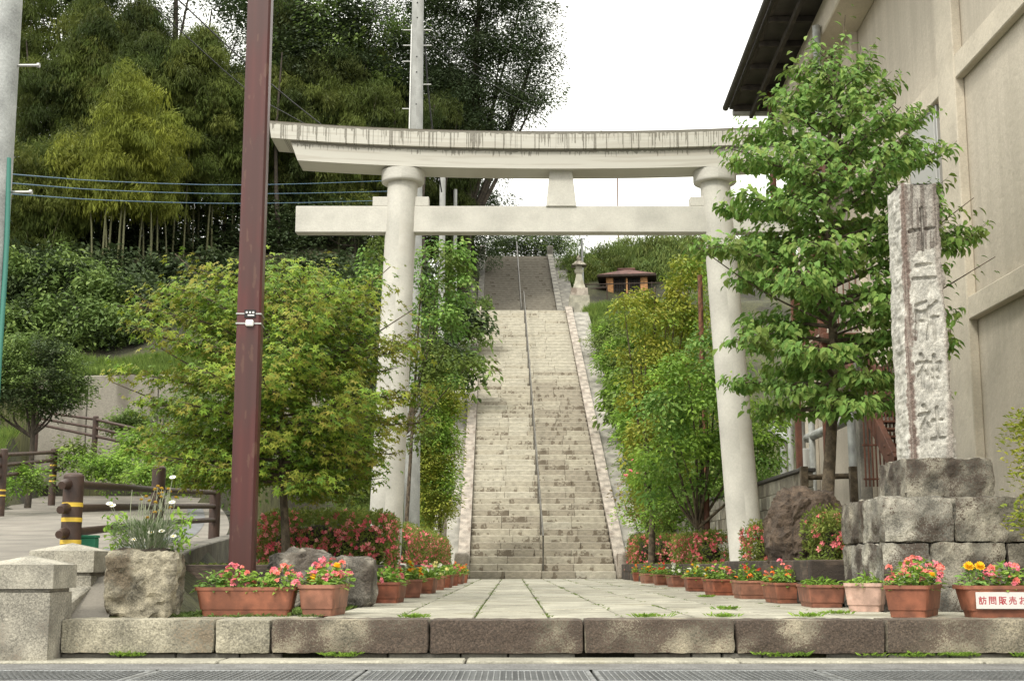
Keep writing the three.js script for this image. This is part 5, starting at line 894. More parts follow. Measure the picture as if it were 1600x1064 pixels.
// bare slim trunks of the grove against the light
{ const r = rng(77); for (let i = 0; i < 38; i++) { const px = 20 + i * 19 + r() * 16, d = 55 + r() * 12, [x, y] = onHill(px, d), H = 6 + r() * 5; one('sapling_trunk', tube([V(x, y - 0.3, -d), V(x + (r() - 0.5) * 0.7, y + H * 0.5, -d), V(x + (r() - 0.5) * 1.4, y + H, -d)], 0.05 + r() * 0.08, 6, 0.03), r() < 0.2 ? M.culm : M.barkDark, 'slim bare trunk standing in the shaded grove on the hill', 'tree trunk', 'slim trunks of the hillside grove'); } }
// big trees of the wood
function forestTree(label, px, d, clumps, seed, pal, pal2, geo = G.far, dens = 7.5, trunk = 0.28, cut = -0.38) { clumpPlant({ name: 'forest_tree', label, seed, base: onHill(px, d), clumps: clumps.map(([x, y, a, b, dd = 0]) => [x, y, d + dd, a, b]), geo, dens: dens * 0.33, gap: 0.45, cut, pal, pal2, trunk, fork: 4 }); }
forestTree('great spreading tree whose leafy edge meets the white sky', 720, 60, [[640, 30, 90, 40], [740, 20, 90, 50], [810, 30, 60, 44], [700, 90, 90, 44], [780, 100, 70, 44], [835, 95, 34, 34], [650, 140, 80, 40], [740, 160, 80, 40], [800, 165, 50, 34], [690, 210, 90, 30], [840, 150, 24, 24], [760, -40, 110, 40], [800, 205, 24, 18], [850, 50, 26, 22]], 751, PAL.forest, PAL.forestB, G.farFine, 12, 0.35, -0.34);
forestTree('broad dark evergreen with drooping tiers behind the pale grey pole', 540, 58, [[520, 70, 70, 30], [580, 50, 60, 30], [490, 120, 70, 30], [560, 120, 80, 34], [610, 150, 60, 34], [500, 175, 66, 24], [570, 200, 70, 24], [450, 90, 50, 34], [530, 20, 80, 30]], 753, PAL.forest, PAL.shrub, G.far, 8);
forestTree('dark tree between the red pole and the gate lintel', 440, 60, [[440, 20, 70, 44], [420, 130, 50, 44], [470, 60, 60, 44], [430, 190, 60, 30]], 755, PAL.forest, PAL.deep);
forestTree('tall dark tree with sky showing between its limbs', 255, 62, [[200, 10, 60, 30], [270, 60, 30, 30], [330, 20, 60, 34], [150, 25, 60, 34], [370, 70, 40, 50], [300, -30, 120, 40]], 757, PAL.forest, PAL.deep, G.farFine, 5, 0.4, -0.1);
forestTree('dark tree crowning the grove behind the concrete pole', 90, 61, [[60, 20, 70, 50], [110, 80, 60, 40], [30, 110, 50, 60], [120, 10, 60, 40], [40, 200, 50, 40]], 759, PAL.forest, PAL.deep);
forestTree('rounded dark evergreen just below the tie beam left of the stairs', 740, 68, [[700, 320, 50, 50], [745, 310, 46, 40], [720, 370, 54, 40], [765, 350, 26, 34], [670, 350, 40, 50], [740, 400, 30, 24]], 761, PAL.forest, PAL.forestB, G.farFine, 10);
forestTree('dusky evergreen behind the left gate column', 600, 60, [[560, 300, 60, 40], [620, 290, 60, 44], [500, 290, 60, 36], [640, 340, 50, 40], [540, 350, 60, 34]], 763, PAL.forest, PAL.deep, G.far, 8);
forestTree('dark undergrowth tree below the blue wires', 420, 58, [[350, 340, 60, 30], [440, 310, 60, 30], [400, 390, 70, 26], [300, 370, 60, 24], [480, 400, 70, 30]], 765, PAL.forest, PAL.deep, G.far, 7.5);
forestTree('low dark tree at the foot of the bamboo', 120, 55, [[60, 330, 60, 40], [130, 350, 60, 34], [40, 390, 60, 34], [190, 380, 50, 30], [110, 400, 60, 26]], 767, PAL.deep, PAL.forest, G.far, 7.5);
forestTree('small leaved tree behind the head of the upper flight', 850, 84, [[800, 384, 30, 12], [835, 376, 34, 12], [870, 385, 30, 16], [850, 395, 30, 8], [780, 392, 24, 12]], 769, PAL.forest, PAL.shrub, G.farFine, 16, 0.1, -0.45);
forestTree('dark bushy tree left of the head of the upper flight', 735, 76, [[735, 425, 26, 26], [722, 455, 22, 26], [745, 395, 24, 20], [738, 480, 16, 22]], 771, PAL.forest, PAL.shrub, G.farFine, 12, 0.1);
// the deep of the wood: crowns behind the crest and undergrowth on the shaded slope
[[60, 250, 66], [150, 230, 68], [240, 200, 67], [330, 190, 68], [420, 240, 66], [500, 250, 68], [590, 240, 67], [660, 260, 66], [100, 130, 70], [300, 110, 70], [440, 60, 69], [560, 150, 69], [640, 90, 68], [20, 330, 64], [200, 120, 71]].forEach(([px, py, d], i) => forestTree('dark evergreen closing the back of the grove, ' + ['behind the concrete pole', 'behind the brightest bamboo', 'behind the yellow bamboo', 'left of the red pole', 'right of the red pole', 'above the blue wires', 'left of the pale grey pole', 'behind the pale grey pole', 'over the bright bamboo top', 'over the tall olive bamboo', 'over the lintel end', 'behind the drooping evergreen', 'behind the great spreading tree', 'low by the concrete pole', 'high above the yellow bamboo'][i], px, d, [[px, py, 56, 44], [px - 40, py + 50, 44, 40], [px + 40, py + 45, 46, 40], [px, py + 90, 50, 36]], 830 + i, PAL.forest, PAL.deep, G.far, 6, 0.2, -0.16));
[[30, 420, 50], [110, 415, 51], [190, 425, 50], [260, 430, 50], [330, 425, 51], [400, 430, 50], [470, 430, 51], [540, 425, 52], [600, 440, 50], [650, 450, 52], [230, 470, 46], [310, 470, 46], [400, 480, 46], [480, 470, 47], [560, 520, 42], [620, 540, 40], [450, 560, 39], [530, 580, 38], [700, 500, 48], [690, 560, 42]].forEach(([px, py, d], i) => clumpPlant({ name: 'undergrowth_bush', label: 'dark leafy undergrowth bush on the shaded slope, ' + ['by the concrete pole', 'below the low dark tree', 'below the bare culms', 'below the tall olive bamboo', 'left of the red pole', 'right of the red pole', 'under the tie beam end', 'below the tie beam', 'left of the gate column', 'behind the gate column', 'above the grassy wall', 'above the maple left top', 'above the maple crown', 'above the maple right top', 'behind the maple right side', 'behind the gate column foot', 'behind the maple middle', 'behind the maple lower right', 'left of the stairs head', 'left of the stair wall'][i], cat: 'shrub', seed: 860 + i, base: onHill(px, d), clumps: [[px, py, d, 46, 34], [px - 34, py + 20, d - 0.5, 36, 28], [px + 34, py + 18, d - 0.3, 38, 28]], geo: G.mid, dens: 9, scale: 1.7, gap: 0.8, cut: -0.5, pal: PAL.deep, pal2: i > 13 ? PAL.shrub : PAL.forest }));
[[60, 350, 54], [150, 345, 55], [240, 360, 55], [320, 350, 56], [400, 355, 55], [470, 345, 56], [550, 350, 55]].forEach(([px, py, d], i) => forestTree('low dark thicket among the grove trunks, ' + ['by the concrete pole', 'under the bright bamboo', 'under the yellow bamboo', 'left of the red pole', 'right of the red pole', 'under the lintel end', 'left of the gate column'][i], px, d, [[px, py, 46, 30], [px - 40, py + 24, 38, 26], [px + 36, py + 28, 40, 26]], 960 + i, PAL.deep, PAL.forest, G.far, 7, 0.1, -0.2));
// bamboo hill right of the stairs
[[905, 420], [950, 408], [985, 398], [1020, 395], [1055, 392], [1090, 395], [1130, 400], [935, 420], [970, 405], [1040, 400], [885, 432], [1075, 398], [1165, 400], [1210, 400]].forEach(([px, py], i) => clumpPlant({ name: 'hill_bamboo', label: 'pale green feathery bamboo on the hill behind the hut', cat: 'bamboo', group: 'bamboo on the hill behind the hut', seed: 780 + i, base: onHill(px, 70 + (i % 3) * 2), clumps: [[px, py, 70 + (i % 3) * 2, 28, 26], [px + 12, py + 22, 69 + (i % 3) * 2, 30, 26], [px - 12, py + 40, 68 + (i % 3) * 2, 30, 26], [px + 4, py + 58, 68 + (i % 3) * 2, 30, 20]], geo: G.bamboo, dens: 11, scale: 1.25, gap: 0.5, cut: -0.6, pal: PAL.hill, pal2: PAL.bambooG, split: 0.3, trunk: 0.08, bark: M.culm }));
// grass on the top of the retaining wall and on the banks
{
  const r = rng(88), list = [];
  for (let i = 0; i < 4200; i++) { const px = 100 + r() * 330, d = 36.7 + r() * 1.8, x = at(px, 580, d).x; list.push([basis(V(x, groundY(x, d) - 0.02, -d), randDir(r).setY(0), V(0, 1, 0), 1.4 + r() * 1.4), tint(PAL.grass, r)]); }
  tag(inst('grass', G.grass, M.leaf, list), 'bright green grass along the top of the retaining wall', 'grass');
  const l2 = []; for (let i = 0; i < 5200; i++) { const right = r() < 0.6, d = 32 + r() * 28, x = stairX(d) + (right ? 2.75 + r() * r() * 6 : -2.75 - r() * r() * 5); l2.push([basis(V(x, groundY(x, d) - 0.02, -d), randDir(r).setY(0), V(0, 1, 0), 1.2 + r() * 1.4), tint(PAL.grass, r)]); }
  tag(inst('bank_grass', G.grass, M.leaf, l2), 'tall grass on the banks either side of the stairs', 'grass');
  const l3 = []; for (let i = 0; i < 2600; i++) { const d = 21 + r() * 15, x = roadR(d) - 5 - r() * 8; l3.push([basis(V(x, groundY(x, d) - 0.02, -d), randDir(r).setY(0), V(0, 1, 0), 1 + r() * 1.2), tint(PAL.grass, r)]); }
  tag(inst('roadside_grass', G.grass, M.leaf, l3), 'grass verge along the far side of the side road', 'grass');
  // weeds in the joints of the paving and along the kerb
  const l4 = [], xs = [-0.72, -0.24, 0.235, 0.72, 1.18, 1.66, 2.14];
  for (const x of xs) for (let d = 8.6; d < 31; d += 0.03) { const n = noise3(x * 9, 0, d * 0.9); if (n > -0.1 && r() < 0.22 + n * 0.4) l4.push([basis(V(x + (r() - 0.5) * 0.02, -0.012, -d), randDir(r).setY(0), V(0, 1, 0), 0.35 + r() * 0.55), tint(PAL.grass, r)]); }
  for (let i = 0; i < 130; i++) { const a = [[1.35, 8.75], [-0.62, 8.62], [1.9, 8.8], [2.2, 9.3], [0.85, 8.7], [1.6, 10.2], [-1.1, 31.2], [2.0, 14]][i % 8], q = r() * 6.28, rr = r() * r() * 0.16; l4.push([basis(V(a[0] + Math.cos(q) * rr, 0.0, -a[1] - Math.sin(q) * rr * 0.6), randDir(r).setY(0), V(0, 1, 0), 0.7 + r() * 0.9), tint(PAL.bright, r)]); }
  for (let i = 0; i < 140; i++) { const a = [-1.02, 1.62, 2.62, 3.1, -2.28, 2.35][i % 6], x = a + (r() - 0.5) * [0.2, 0.3, 0.3, 0.2, 0.16, 0.6][i % 6]; l4.push([basis(V(x, -0.215 + r() * 0.02, -8.2 - r() * 0.04), randDir(r).setY(0), V(0, 1, 0), 0.6 + r() * 0.6), tint(PAL.bright, r)]); }
  tag(inst('joint_weeds', G.tuft, M.leaf, l4), 'small green weeds growing in the paving joints and kerb foot', 'weeds');
  const l5 = []; for (let i = 0; i < 900; i++) { const d = 8.75 + r() * 2.9, x = -2.4 + r() * 1.15; l5.push([basis(V(x, -0.01, -d), randDir(r).setY(0), V(0, 1, 0), 0.6 + r() * 1.2), tint(PAL.shrub, r)]); }
  for (let i = 0; i < 2600; i++) { const left = i % 2, d = left ? 11.8 + r() * 19 : 11.5 + r() * 19, x = left ? -1.4 - r() * 1.5 : 2.6 + r() * 0.9; l5.push([basis(V(x, left ? 0.3 : d < 15.8 ? 0.34 : 0.31, -d), randDir(r).setY(0), V(0, 1, 0), 1.2 + r() * 1.6), tint(PAL.hedge, r)]); }
  tag(inst('ground_cover', G.tuft, M.leaf, l5), 'low green ground cover on the soil of the raised beds', 'ground cover');
}

// ---------------------------------------------------------------- azalea hedges
function flowerGeo(R, n = 5, cup = 0.35) { const pos = []; for (let i = 0; i < n; i++) { const a = i / n * 6.283, q = (t, rr, y) => [Math.cos(a + t) * rr * R, y * R, Math.sin(a + t) * rr * R]; const c = [0, 0, 0], l = q(-0.5, 0.75, cup), m = q(0.5, 0.75, cup), t = q(0, 1.05, cup * 1.2), k = q(0, 0.6, cup * 0.4); pos.push(...c, ...k, ...l, ...c, ...m, ...k, ...l, ...k, ...t, ...k, ...m, ...t); } const g = new THREE.BufferGeometry(); g.setAttribute('position', new THREE.Float32BufferAttribute(pos, 3)); g.computeVertexNormals(); return g; }
G.azalea = flowerGeo(0.026); M.flower = std({ color: 0xffffff, roughness: 0.8, side: THREE.DoubleSide });
const PINK = [[0.74, 0.13, 0.17], [0.8, 0.22, 0.23], [0.62, 0.09, 0.14], [0.84, 0.36, 0.33]];
function hedge(label, x0, x1, d0, d1, y0, y1, seed, bloom, sides, dens = 300) {
  const r = rng(seed), t = thing('azalea_hedge', label, 'hedge', [(x0 + x1) / 2, y0, -(d0 + d1) / 2]), w = (x1 - x0) / 2, L = (d1 - d0) / 2, H = y1 - y0, leaves = [], fl = [];
  mesh('twigs', rough(w * 2 - 0.16, H - 0.1, L * 2 - 0.16, { seg: 0.12, amp: 0.05, round: 0.2, freq: 3, seed }).translate(0, (H - 0.1) / 2, 0), M.barkDark, t);
  const faces = [['top', 4 * w * L], ['front', 2 * w * H], ['left', 2 * L * H], ['right', 2 * L * H]].filter(([f]) => sides.includes(f));
  for (const [f, A] of faces) for (let i = 0; i < A * dens; i++) {
    const u = r() * 2 - 1, v = r(), e = 0.035 * noise3(u * 3 + seed, v * 3, seed) + (r() - 0.7) * 0.06;
    let p, n;
    const rim = 0.05;
    if (f === 'top') { p = V(u * w, H + e, (v * 2 - 1) * L); n = V(0, 1, 0); const ex = Math.max(Math.abs(u), Math.abs(v * 2 - 1)); if (ex > 0.9) p.y -= (ex - 0.9) * 0.6 * rim * 10; }
    else if (f === 'front') { p = V(u * w, v * H, L + e - (v > 0.85 ? (v - 0.85) * 0.3 : 0)); n = V(0, 0.35, 1); }
    else { const s = f === 'left' ? -1 : 1; p = V(s * (w + e - (v > 0.85 ? (v - 0.85) * 0.3 : 0)), v * H, u * L); n = V(s, 0.35, 0); }
    leaves.push([basis(p, randDir(r), n.clone().add(randDir(r).multiplyScalar(0.6)), 0.8 + r() * 0.7), tint(PAL.hedge, r, 0.4)]);
    if (f !== 'top' || r() < 0.12) if (noise3(p.x * 2.6 + seed, p.y * 3, p.z * 2.2) + 0.25 * noise3(p.x * 9, p.y * 9, p.z * 9 + seed) > bloom && r() < 0.85) for (let k = 0; k < 2; k++) fl.push([basis(p.clone().addScaledVector(n, 0.012 + r() * 0.02).add(randDir(r).multiplyScalar(0.03)), randDir(r), n.clone().add(randDir(r).multiplyScalar(0.5)), 0.7 + r() * 0.6), tint(PINK, r, 0.3)]);
  }
  inst('leaves', G.hedge, M.leaf, leaves, t); inst('blossoms', G.azalea, M.flower, fl, t);
}
{ const X = (px, d) => at(px, 850, d).x;
  hedge('long clipped azalea hedge with pink blossom behind the maple trunk', X(408, 13.6), X(603, 13.6), 13.6, 14.7, 0.28, at(500, 806, 13.6).y, 801, -0.5, ['top', 'front', 'left', 'right']);
  hedge('clipped azalea hedge with pink side running back beside the path', -2.1, -1.38, 17.6, 29.5, 0.28, 0.83, 802, -0.4, ['top', 'front', 'right'], 150);
  hedge('square clipped azalea hedge with pale pink front near the stair foot', X(996, 28.5), X(1086, 28.5), 28.5, 30.5, 0.28, at(1040, 838, 28.5).y, 803, -0.4, ['top', 'front', 'left'], 180);
  hedge('clipped magenta azalea hedge left of the right gate column', X(1092, 19.8), X(1142, 19.8), 19.8, 23, 0.28, at(1110, 836, 19.8).y, 804, -0.5, ['top', 'front', 'left'], 220);
  hedge('small pink azalea between gate column and brown boulder', X(1178, 14.3), X(1216, 14.3), 14.3, 14.8, 0.3, at(1195, 824, 14.3).y, 805, -0.25, ['top', 'front', 'left', 'right']);
  hedge('leafy azalea with few pink flowers between boulder and monument base', X(1288, 12.0), X(1328, 12.0), 12.0, 12.6, 0.3, at(1305, 806, 12).y, 806, 0.2, ['top', 'front', 'left', 'right']);
}

// ---------------------------------------------------------------- flower planters
function loft(loops, seg = 4) {                                       // rounded rectangles [w, d, y, corner] joined upwards
  const ring = ([w, d, y, c]) => { const o = []; for (const [sx, sz, a0] of [[1, 1, 0], [-1, 1, 1], [-1, -1, 2], [1, -1, 3]]) for (let k = 0; k <= seg; k++) { const a = (a0 + k / seg) * Math.PI / 2; o.push(V(sx * (w / 2 - c) + Math.cos(a) * c, y, sz * (d / 2 - c) + Math.sin(a) * c)); } return o; };
  const R = loops.map(ring), n = R[0].length, out = [];
  for (let j = 0; j < R.length - 1; j++) for (let i = 0; i < n; i++) { const a = R[j][i], b = R[j][(i + 1) % n], c = R[j + 1][(i + 1) % n], d = R[j + 1][i]; out.push(...a.toArray(), ...c.toArray(), ...b.toArray(), ...a.toArray(), ...d.toArray(), ...c.toArray()); }
  for (let i = 1; i < n - 1; i++) out.push(...R[0][0].toArray(), ...R[0][i].toArray(), ...R[0][i + 1].toArray());
  const g = new THREE.BufferGeometry(); g.setAttribute('position', new THREE.Float32BufferAttribute(out, 3)); return toCreasedNormals(boxUV(g), 0.6);
}
const FL = { pink: [0.8, 0.22, 0.28], red: [0.72, 0.05, 0.03], orange: [0.85, 0.22, 0.03], yellow: [0.9, 0.55, 0.02], white: [0.8, 0.78, 0.68], magenta: [0.65, 0.1, 0.2], coral: [0.85, 0.25, 0.2], cream: [0.8, 0.7, 0.3] }, FM = {};
for (const k in FL) FM[k] = M.petal(...FL[k]);
function ball(n, R, seed) { const r = rng(seed), l = []; for (let i = 0; i < n; i++) { const d = randDir(r); if (d.y < -0.3) d.y *= -1; l.push(flowerGeo(R * 0.55, 5, 0.3).applyMatrix4(basis(d.clone().multiplyScalar(R * 0.62), randDir(r), d, 1))); } return merge(l); }
const blossomG = [ball(7, 0.03, 1), ball(9, 0.035, 2), ball(5, 0.026, 3)], marigold = (() => { const l = []; for (let k = 0; k < 3; k++) l.push(flowerGeo(0.034 - k * 0.007, 9, 0.25 + k * 0.35).rotateY(k * 0.3).translate(0, k * 0.006, 0)); return merge(l); })();
const POT = {};
function potGeo(w, d, h) { const k = w + '|' + d + '|' + h; return POT[k] ??= loft([[w * 0.84, d * 0.78, 0, 0.025], [w * 0.86, d * 0.82, h * 0.22, 0.025], [w * 0.885, d * 0.86, h * 0.23, 0.025], [w * 0.96, d * 0.95, h * 0.88, 0.03], [w, d, h * 0.885, 0.03], [w, d, h, 0.03], [w * 0.96, d * 0.94, h, 0.025], [w * 0.92, d * 0.88, h * 0.8, 0.025]]); }
function planter(label, p, turn, [w, d, h], mat, plants, seed, group) {
  const t = thing('flower_planter', label, 'planter', [p.x, 0, p.z], turn), r = rng(seed);
  mesh('pot', potGeo(w, d, h), mat, t);
  mesh('soil', new THREE.BoxGeometry(w * 0.9, 0.02, d * 0.86).translate(0, h * 0.84, 0), M.pottingSoil, t);
  const list = [];
  for (const [cx, R, H, nl, nf, cols, pal = PAL.bright, geo = G.round] of plants) {
    const stems = [];
    for (let i = 0; i < nl; i++) { const dd = randDir(r), k = Math.pow(r(), 0.4); dd.y = Math.abs(dd.y); const q = V(cx * w + dd.x * R * k, h * 0.82 + dd.y * H * k, dd.z * Math.min(R, d * 0.62) * k); list.push([basis(q, V(dd.x + (r() - 0.5), 0.1 + (r() - 0.5) * 0.8, dd.z + (r() - 0.5)), V(dd.x * 0.6, 1, dd.z * 0.6 + 0.2), 0.7 + r() * 0.6), tint(pal, r, 0.4)]); }
    for (let i = 0; i < nf; i++) { const dd = randDir(r); dd.y = 0.25 + Math.abs(dd.y); dd.normalize(); const c = cols[Math.floor(r() * cols.length)], m = mesh('blossom', c === 'yellow' ? marigold : blossomG[i % 3], FM[c], t), k = 0.92 + r() * 0.25; m.position.set(cx * w + dd.x * R * k, h * 0.82 + dd.y * H * k, dd.z * Math.min(R, d * 0.62) * k); m.rotation.set(0.3 + (r() - 0.5) * 0.6, r() * 6, (r() - 0.5) * 0.6); m.scale.setScalar(0.62 + r() * 0.4); if (i % 3 === 0) mesh('stem', tube([V(cx * w + dd.x * R * 0.3, h * 0.8, dd.z * R * 0.2), m.position.clone()], 0.0035, 4), FM.stem ??= M.petal(0.08, 0.13, 0.03), t); }
  }
  inst('foliage', geoFor(plants), M.leaf, list, t);
  return t;
}
function geoFor(plants) { return plants[0][7] ?? G.round; }
const gp = (px, py) => { const u = (px - 800) / F, v = (532 - py) / F, h = cP - v * sP, d = -EYE / ((v * cP + sP) / h); return V(u * d / h, 0, -d); };
const T = M.terracotta, B65 = [0.66, 0.24, 0.185];
// left side
{ const a = gp(380, 963); planter('long terracotta planter with pink begonias on the kerb under the red pole', V(a.x, 0, a.z - 0.12), 0.02, B65, T[0], [[-0.36, 0.1, 0.13, 170, 0, [], PAL.dog, G.small], [-0.12, 0.11, 0.16, 150, 16, ['pink', 'coral']], [0.12, 0.1, 0.14, 150, 0, []], [0.36, 0.12, 0.16, 160, 14, ['pink', 'coral']]], 901); }
{ const a = gp(495, 963); planter('short terracotta planter with pink flowers and a yellow marigold', V(a.x + 0.01, 0, a.z - 0.26), 1.5, [0.56, 0.25, 0.2], T[2], [[0.3, 0.15, 0.18, 200, 26, ['pink', 'pink', 'coral']], [0.1, 0.12, 0.16, 100, 5, ['pink', 'yellow']], [-0.2, 0.14, 0.15, 90, 4, ['pink']]], 902); }
const ROWL = [[606, 943, 'leafy terracotta planter with tiny pink buds nearest the stone seat', ['pink'], 4], [640, 934, 'terracotta planter of red and yellow marigolds beside the left path edge', ['red', 'yellow', 'orange'], 12], [664, 927.6, 'terracotta planter of pale pink and white flowers on the left path edge', ['pink', 'white'], 10], [681, 922.5, 'terracotta planter of white flowers on the left path edge', ['white', 'cream'], 12], [694, 918.5, 'terracotta planter of plain green leaves on the left path edge', [], 0], [705, 915.5, 'terracotta planter of magenta flowers on the left path edge', ['magenta'], 8], [714, 913, 'terracotta planter of orange red flowers next to the left hedge end', ['orange', 'red'], 12], [721, 911, 'terracotta planter of small orange flowers by the left stair foot', ['orange'], 8]];
ROWL.forEach(([px, py, l, c, n], i) => { const a = gp(px, py); planter(l, V(a.x - 0.02, 0, a.z - 0.3), 1.571 + (i % 2 ? 0.06 : -0.05), [0.58, 0.26, 0.18], T[(i * 2 + 1) % 5], [[-0.28, 0.13, 0.16, 130, Math.ceil(n / 3), c], [0.28, 0.15, 0.19, 170, n, c], [0, 0.13, 0.16, 110, Math.ceil(n / 3), c]].filter((p) => c.length || (p[5] = ['white'], p[4] = 0, true)), 910 + i); });
// right side, far to near
const ROWR = [[990, 906, 'terracotta planter of pink flowers at the right stair foot', ['pink', 'magenta'], 9], [1000, 908.5, 'terracotta planter of orange flowers near the right stair foot', ['orange'], 9], [1016, 912, 'terracotta planter of yellow and orange flowers on the right path edge', ['orange', 'yellow'], 8], [1037, 915, 'terracotta planter of scarlet flowers on the right path edge', ['red'], 12], [1061, 918, 'terracotta planter of white flowers behind the cream one', ['white'], 12], [1090, 924, 'terracotta planter of cream and yellow flowers on the right path edge', ['white', 'cream', 'yellow'], 12], [1130, 931, 'terracotta planter of pink and yellow flowers in front of the gate column', ['pink', 'yellow', 'coral'], 12], [1177, 936, 'terracotta planter of red flowers before the dark timber bed', ['red', 'orange'], 8], [1234, 943, 'terracotta planter of pink and orange flowers before the boulder', ['pink', 'coral', 'orange'], 15], [1293, 950, 'terracotta planter with only low green sprouts', [], 0]];
ROWR.forEach(([px, py, l, c, n], i) => { const a = gp(px, py); planter(l, V(a.x + 0.02, 0, a.z - 0.28), 1.571 + [0.05, -0.04, 0.08, 0][i % 4], [0.6, 0.28 + (i > 5 ? 0.02 : 0), 0.175], T[(i * 3 + 1) % 5], c.length ? [[-0.28, 0.13, 0.15, 120, Math.ceil(n / 4), c], [0.28, 0.15, 0.19, 200, Math.ceil(n * 0.75), c], [0, 0.13, 0.15, 110, Math.ceil(n / 3), c]] : [[-0.25, 0.14, 0.06, 120, 0, ['white'], PAL.bright, G.small], [0.25, 0.14, 0.07, 140, 0, ['white'], PAL.bright, G.small]], 930 + i); });
{ const a = gp(1372, 956); planter('pale pinkish planter with low green sprouts', V(a.x, 0, a.z - 0.25), 1.2, [0.6, 0.27, 0.2], M.palePot, [[-0.25, 0.15, 0.08, 120, 0, ['white'], PAL.bright, G.small], [0.2, 0.15, 0.09, 150, 0, ['white'], PAL.bright, G.small]], 951); }
{ const a = gp(1443, 965); planter('terracotta planter crowded with pink and coral flowers beside the pale planter', V(a.x + 0.02, 0, a.z - 0.24), 1.12, [0.62, 0.28, 0.2], T[0], [[0.28, 0.17, 0.2, 240, 20, ['coral', 'pink']], [0, 0.15, 0.18, 160, 10, ['coral', 'pink', 'yellow']], [-0.28, 0.14, 0.17, 120, 6, ['coral']]], 952); }
{ const a = gp(1512, 954); planter('terracotta planter of green leaves tucked behind the sign planter', V(a.x, 0, a.z - 0.2), 0.1, [0.5, 0.26, 0.2], T[1], [[-0.2, 0.12, 0.12, 90, 2, ['coral']], [0.2, 0.12, 0.12, 90, 2, ['coral']]], 953); }
{
  const a = gp(1610, 966), t = planter('long terracotta planter with yellow marigolds and a white lettered sign', V(a.x + 0.0, 0, a.z - 0.12), -0.02, [0.8, 0.26, 0.2], T[0], [[-0.38, 0.09, 0.15, 130, 0, [], PAL.dog], [-0.14, 0.12, 0.17, 170, 14, ['coral', 'pink']], [0.14, 0.11, 0.18, 170, 0, []], [0.36, 0.11, 0.2, 130, 4, ['cream']]], 954);
  for (const [x, y] of [[-0.335, 0.31], [-0.265, 0.31], [0.1, 0.34], [0.17, 0.37], [0.24, 0.34]]) { const m = mesh('blossom', marigold, FM.yellow, t); m.position.set(x, y - 0.0, 0.04); m.rotation.set(0.7, x * 20, 0); m.scale.setScalar(1.05); mesh('stem', tube([V(x * 0.95, 0.17, 0), V(x, y, 0.04)], 0.003, 4), FM.stem ??= M.petal(0.08, 0.13, 0.03), t); }
  // the sign: five red characters
  const cv = document.createElement('canvas'); cv.width = 1024; cv.height = 256; const c = cv.getContext('2d'); c.fillStyle = '#e2dfdb'; c.fillRect(0, 0, 1024, 256); c.strokeStyle = '#b03c44'; c.lineWidth = 15; c.lineCap = 'round'; c.lineJoin = 'round';
  ['hou', 'mon', 'han', 'bai', 'o'].forEach((k, i) => { for (const s of STROKES[k]) { c.beginPath(); s.forEach(([x, y], j) => { const X = 36 + i * 160 + x * 122, Y = 66 + y * 124; j ? c.lineTo(X, Y) : c.moveTo(X, Y); }); c.stroke(); } });
  const tx = new THREE.CanvasTexture(cv); tx.colorSpace = THREE.SRGBColorSpace;
  const s = thing('sign_plate', 'white plate with red Japanese characters fixed to the long planter', 'sign', [a.x + 0.0, 0, a.z - 0.12], -0.02), sx = -0.25 + 0.0, y = 0.108;
  const g = new THREE.PlaneGeometry(0.4, 0.1), board = mesh('board', bbox(0.402, 0.102, 0.006, 0.001, 0, 0, 0), M.white, s), face = mesh('lettering', g, std({ map: tx, roughness: 0.5 }), s);
  for (const m of [board, face]) { m.position.set(-0.125, y, 0.128 + (m === face ? 0.004 : 0)); m.rotation.x = -0.03; }
}
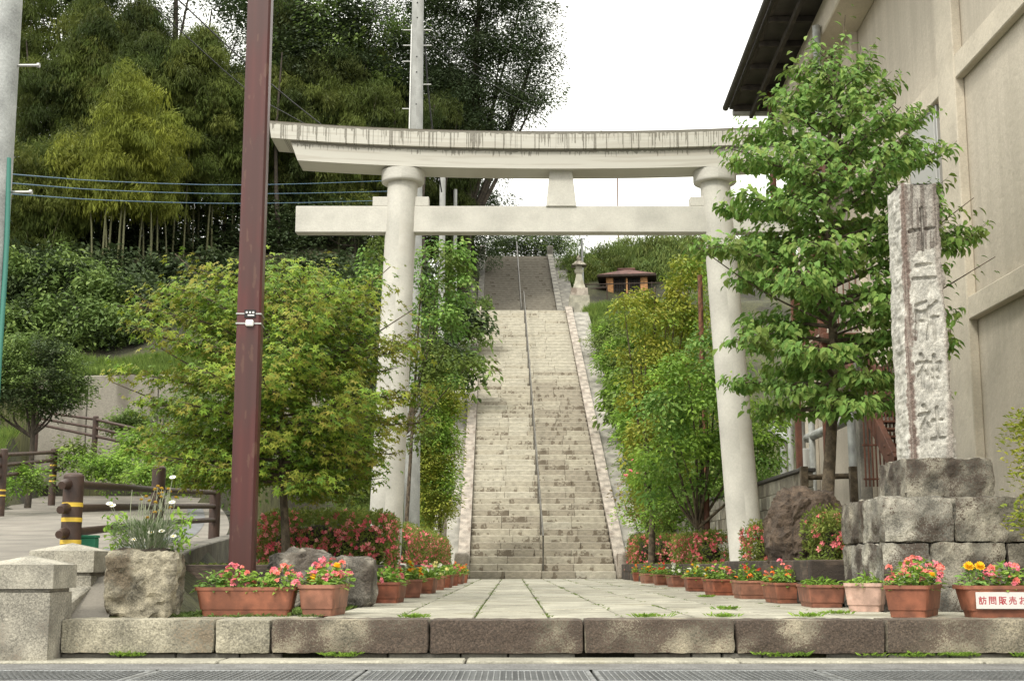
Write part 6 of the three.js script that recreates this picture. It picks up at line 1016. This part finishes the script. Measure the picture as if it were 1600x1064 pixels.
// herbs in the stone trough
{
  const b = at(222, 930, 8.75), r = rng(971), t = thing('herb_plants', 'silvery herbs with yellow tufts and white daisies growing in the stone trough', 'plants', [b.x, 0.42, -8.8]), list = [], list2 = [], stems = [];
  for (let i = 0; i < 1300; i++) { const a = r() * 6.28, rr = Math.sqrt(r()) * 0.2, q = V(Math.cos(a) * rr, r() * 0.17, Math.sin(a) * rr * 0.8); list.push([basis(q, V(Math.cos(a) * 0.7, 0.6 + (r() - 0.5), Math.sin(a) * 0.7), V(0, 1, 0.3), 0.7 + r() * 0.7), tint(r() < 0.5 ? PAL.silver : PAL.herb, r)]); }
  for (let i = 0; i < 34; i++) {
    const a = r() * 6.28, rr = r() * 0.15, s = V(Math.cos(a) * rr, 0, Math.sin(a) * rr * 0.7), H = 0.2 + r() * 0.22, e = s.clone().add(V((r() - 0.5) * 0.14 + 0.03, H, (r() - 0.5) * 0.1)); stems.push(tube([s, s.clone().lerp(e, 0.6).add(V((r() - 0.5) * 0.03, 0, 0)), e], 0.003, 4, 0.002, false));
    for (let k = 0; k < 10; k++) list.push([basis(s.clone().lerp(e, 0.2 + 0.75 * r()), V(r() - 0.5, 0.5, r() - 0.5), V(0, 1, 0.4), 0.4 + r() * 0.3), tint(PAL.silver, r)]);
    if (i % 2 === 0) { const m = mesh('yellow_tuft', marigold, FM.yellow2 ??= M.petal(0.55, 0.36, 0.05), t); m.position.copy(e); m.scale.set(0.45, 0.4, 0.45); m.rotation.set(r() - 0.5, r(), r() - 0.5); }
  }
  const daisy = flowerGeo(0.022, 11, 0.1);
  for (const [px, py] of [[252, 830], [270, 838], [209, 843], [170, 787], [175, 790], [269, 746], [235, 832], [268, 785]]) { const m = mesh('daisy', daisy, FM.white, t); m.position.copy(at(px, py, 8.72).sub(V(b.x, 0.42, -8.8))); m.rotation.set(0.6, px, 0); stems.push(tube([V(m.position.x * 0.5, 0, 0), m.position.clone()], 0.002, 4, 0.002, false)); const c = mesh('daisy_heart', new THREE.SphereGeometry(0.006, 8, 6), FM.yellow, m); }
  for (let k = 0; k < 240; k++) { const left = k % 2, x = left ? -0.13 - r() * 0.13 : 0.16 + r() * 0.13, q = V(x, r() * 0.24, (r() - 0.5) * 0.2); list2.push([basis(q, randDir(r), V(0, 1, 0.3), 0.6 + r() * 0.5), tint(PAL.bright, r)]); }
  mesh('stems', merge(stems), M.petal(0.3, 0.32, 0.22), t); inst('silver_leaves', G.needle, M.leaf, list, t); inst('green_leaves', G.small, M.leaf, list2, t);
}
clumpPlant({ name: 'bank_shrub', label: 'low green shrub at the foot of the block wall behind the hedges', cat: 'shrub', seed: 983, base: onHill(1060, 25.5), clumps: [[1045, 800, 25.5, 40, 30], [1080, 790, 25.5, 36, 34]], geo: G.midFine, dens: 40, gap: 1.2, cut: -0.6, pal: PAL.bright, pal2: PAL.shrub });
clumpPlant({ name: 'yellow_shrub', label: 'small yellow leaved shrub in front of the building at the monument base', cat: 'shrub', seed: 981, base: [at(1600, 850, 9.6).x, 0, 9.6], clumps: [[1604, 690, 9.6, 34, 44], [1612, 820, 9.6, 32, 30], [1610, 760, 9.6, 20, 40]], geo: G.hedge, dens: 180, scale: 1.4, gap: 5, cut: -0.2, pal: PAL.yellow, trunk: 0.012, fork: 0.3 });
{ // coral flower heads of the bank bush
  const t = scene.children.find((o) => o.name === 'azalea_bush'), r = rng(991); for (const [px, py] of [[990, 722], [984, 738], [998, 742], [1006, 740], [978, 745], [992, 748]]) { const m = mesh('flower_head', ball(9, 0.07, 5), FM.pink, t); m.position.copy(at(px, py, 28.6).sub(t.position)); }
  const u = thing('red_azalea', 'small coral azalea beside the landing at the stair top', 'shrub', at(745, 478, 56).toArray()); for (let i = 0; i < 8; i++) { const m = mesh('flower_head', ball(9, 0.08, 6), FM.coral, u); m.position.set((r() - 0.5) * 0.7, (r() - 0.3) * 0.4, (r() - 0.5) * 0.4); }
  const l = []; for (let i = 0; i < 60; i++) l.push([basis(V((r() - 0.5) * 1, (r() - 0.6) * 0.7, (r() - 0.5) * 0.6), randDir(r), V(0, 1, 0), 1), tint(PAL.shrub, r)]); inst('leaves', G.mid, M.leaf, l, u);
}

renderer.render(scene, camera);
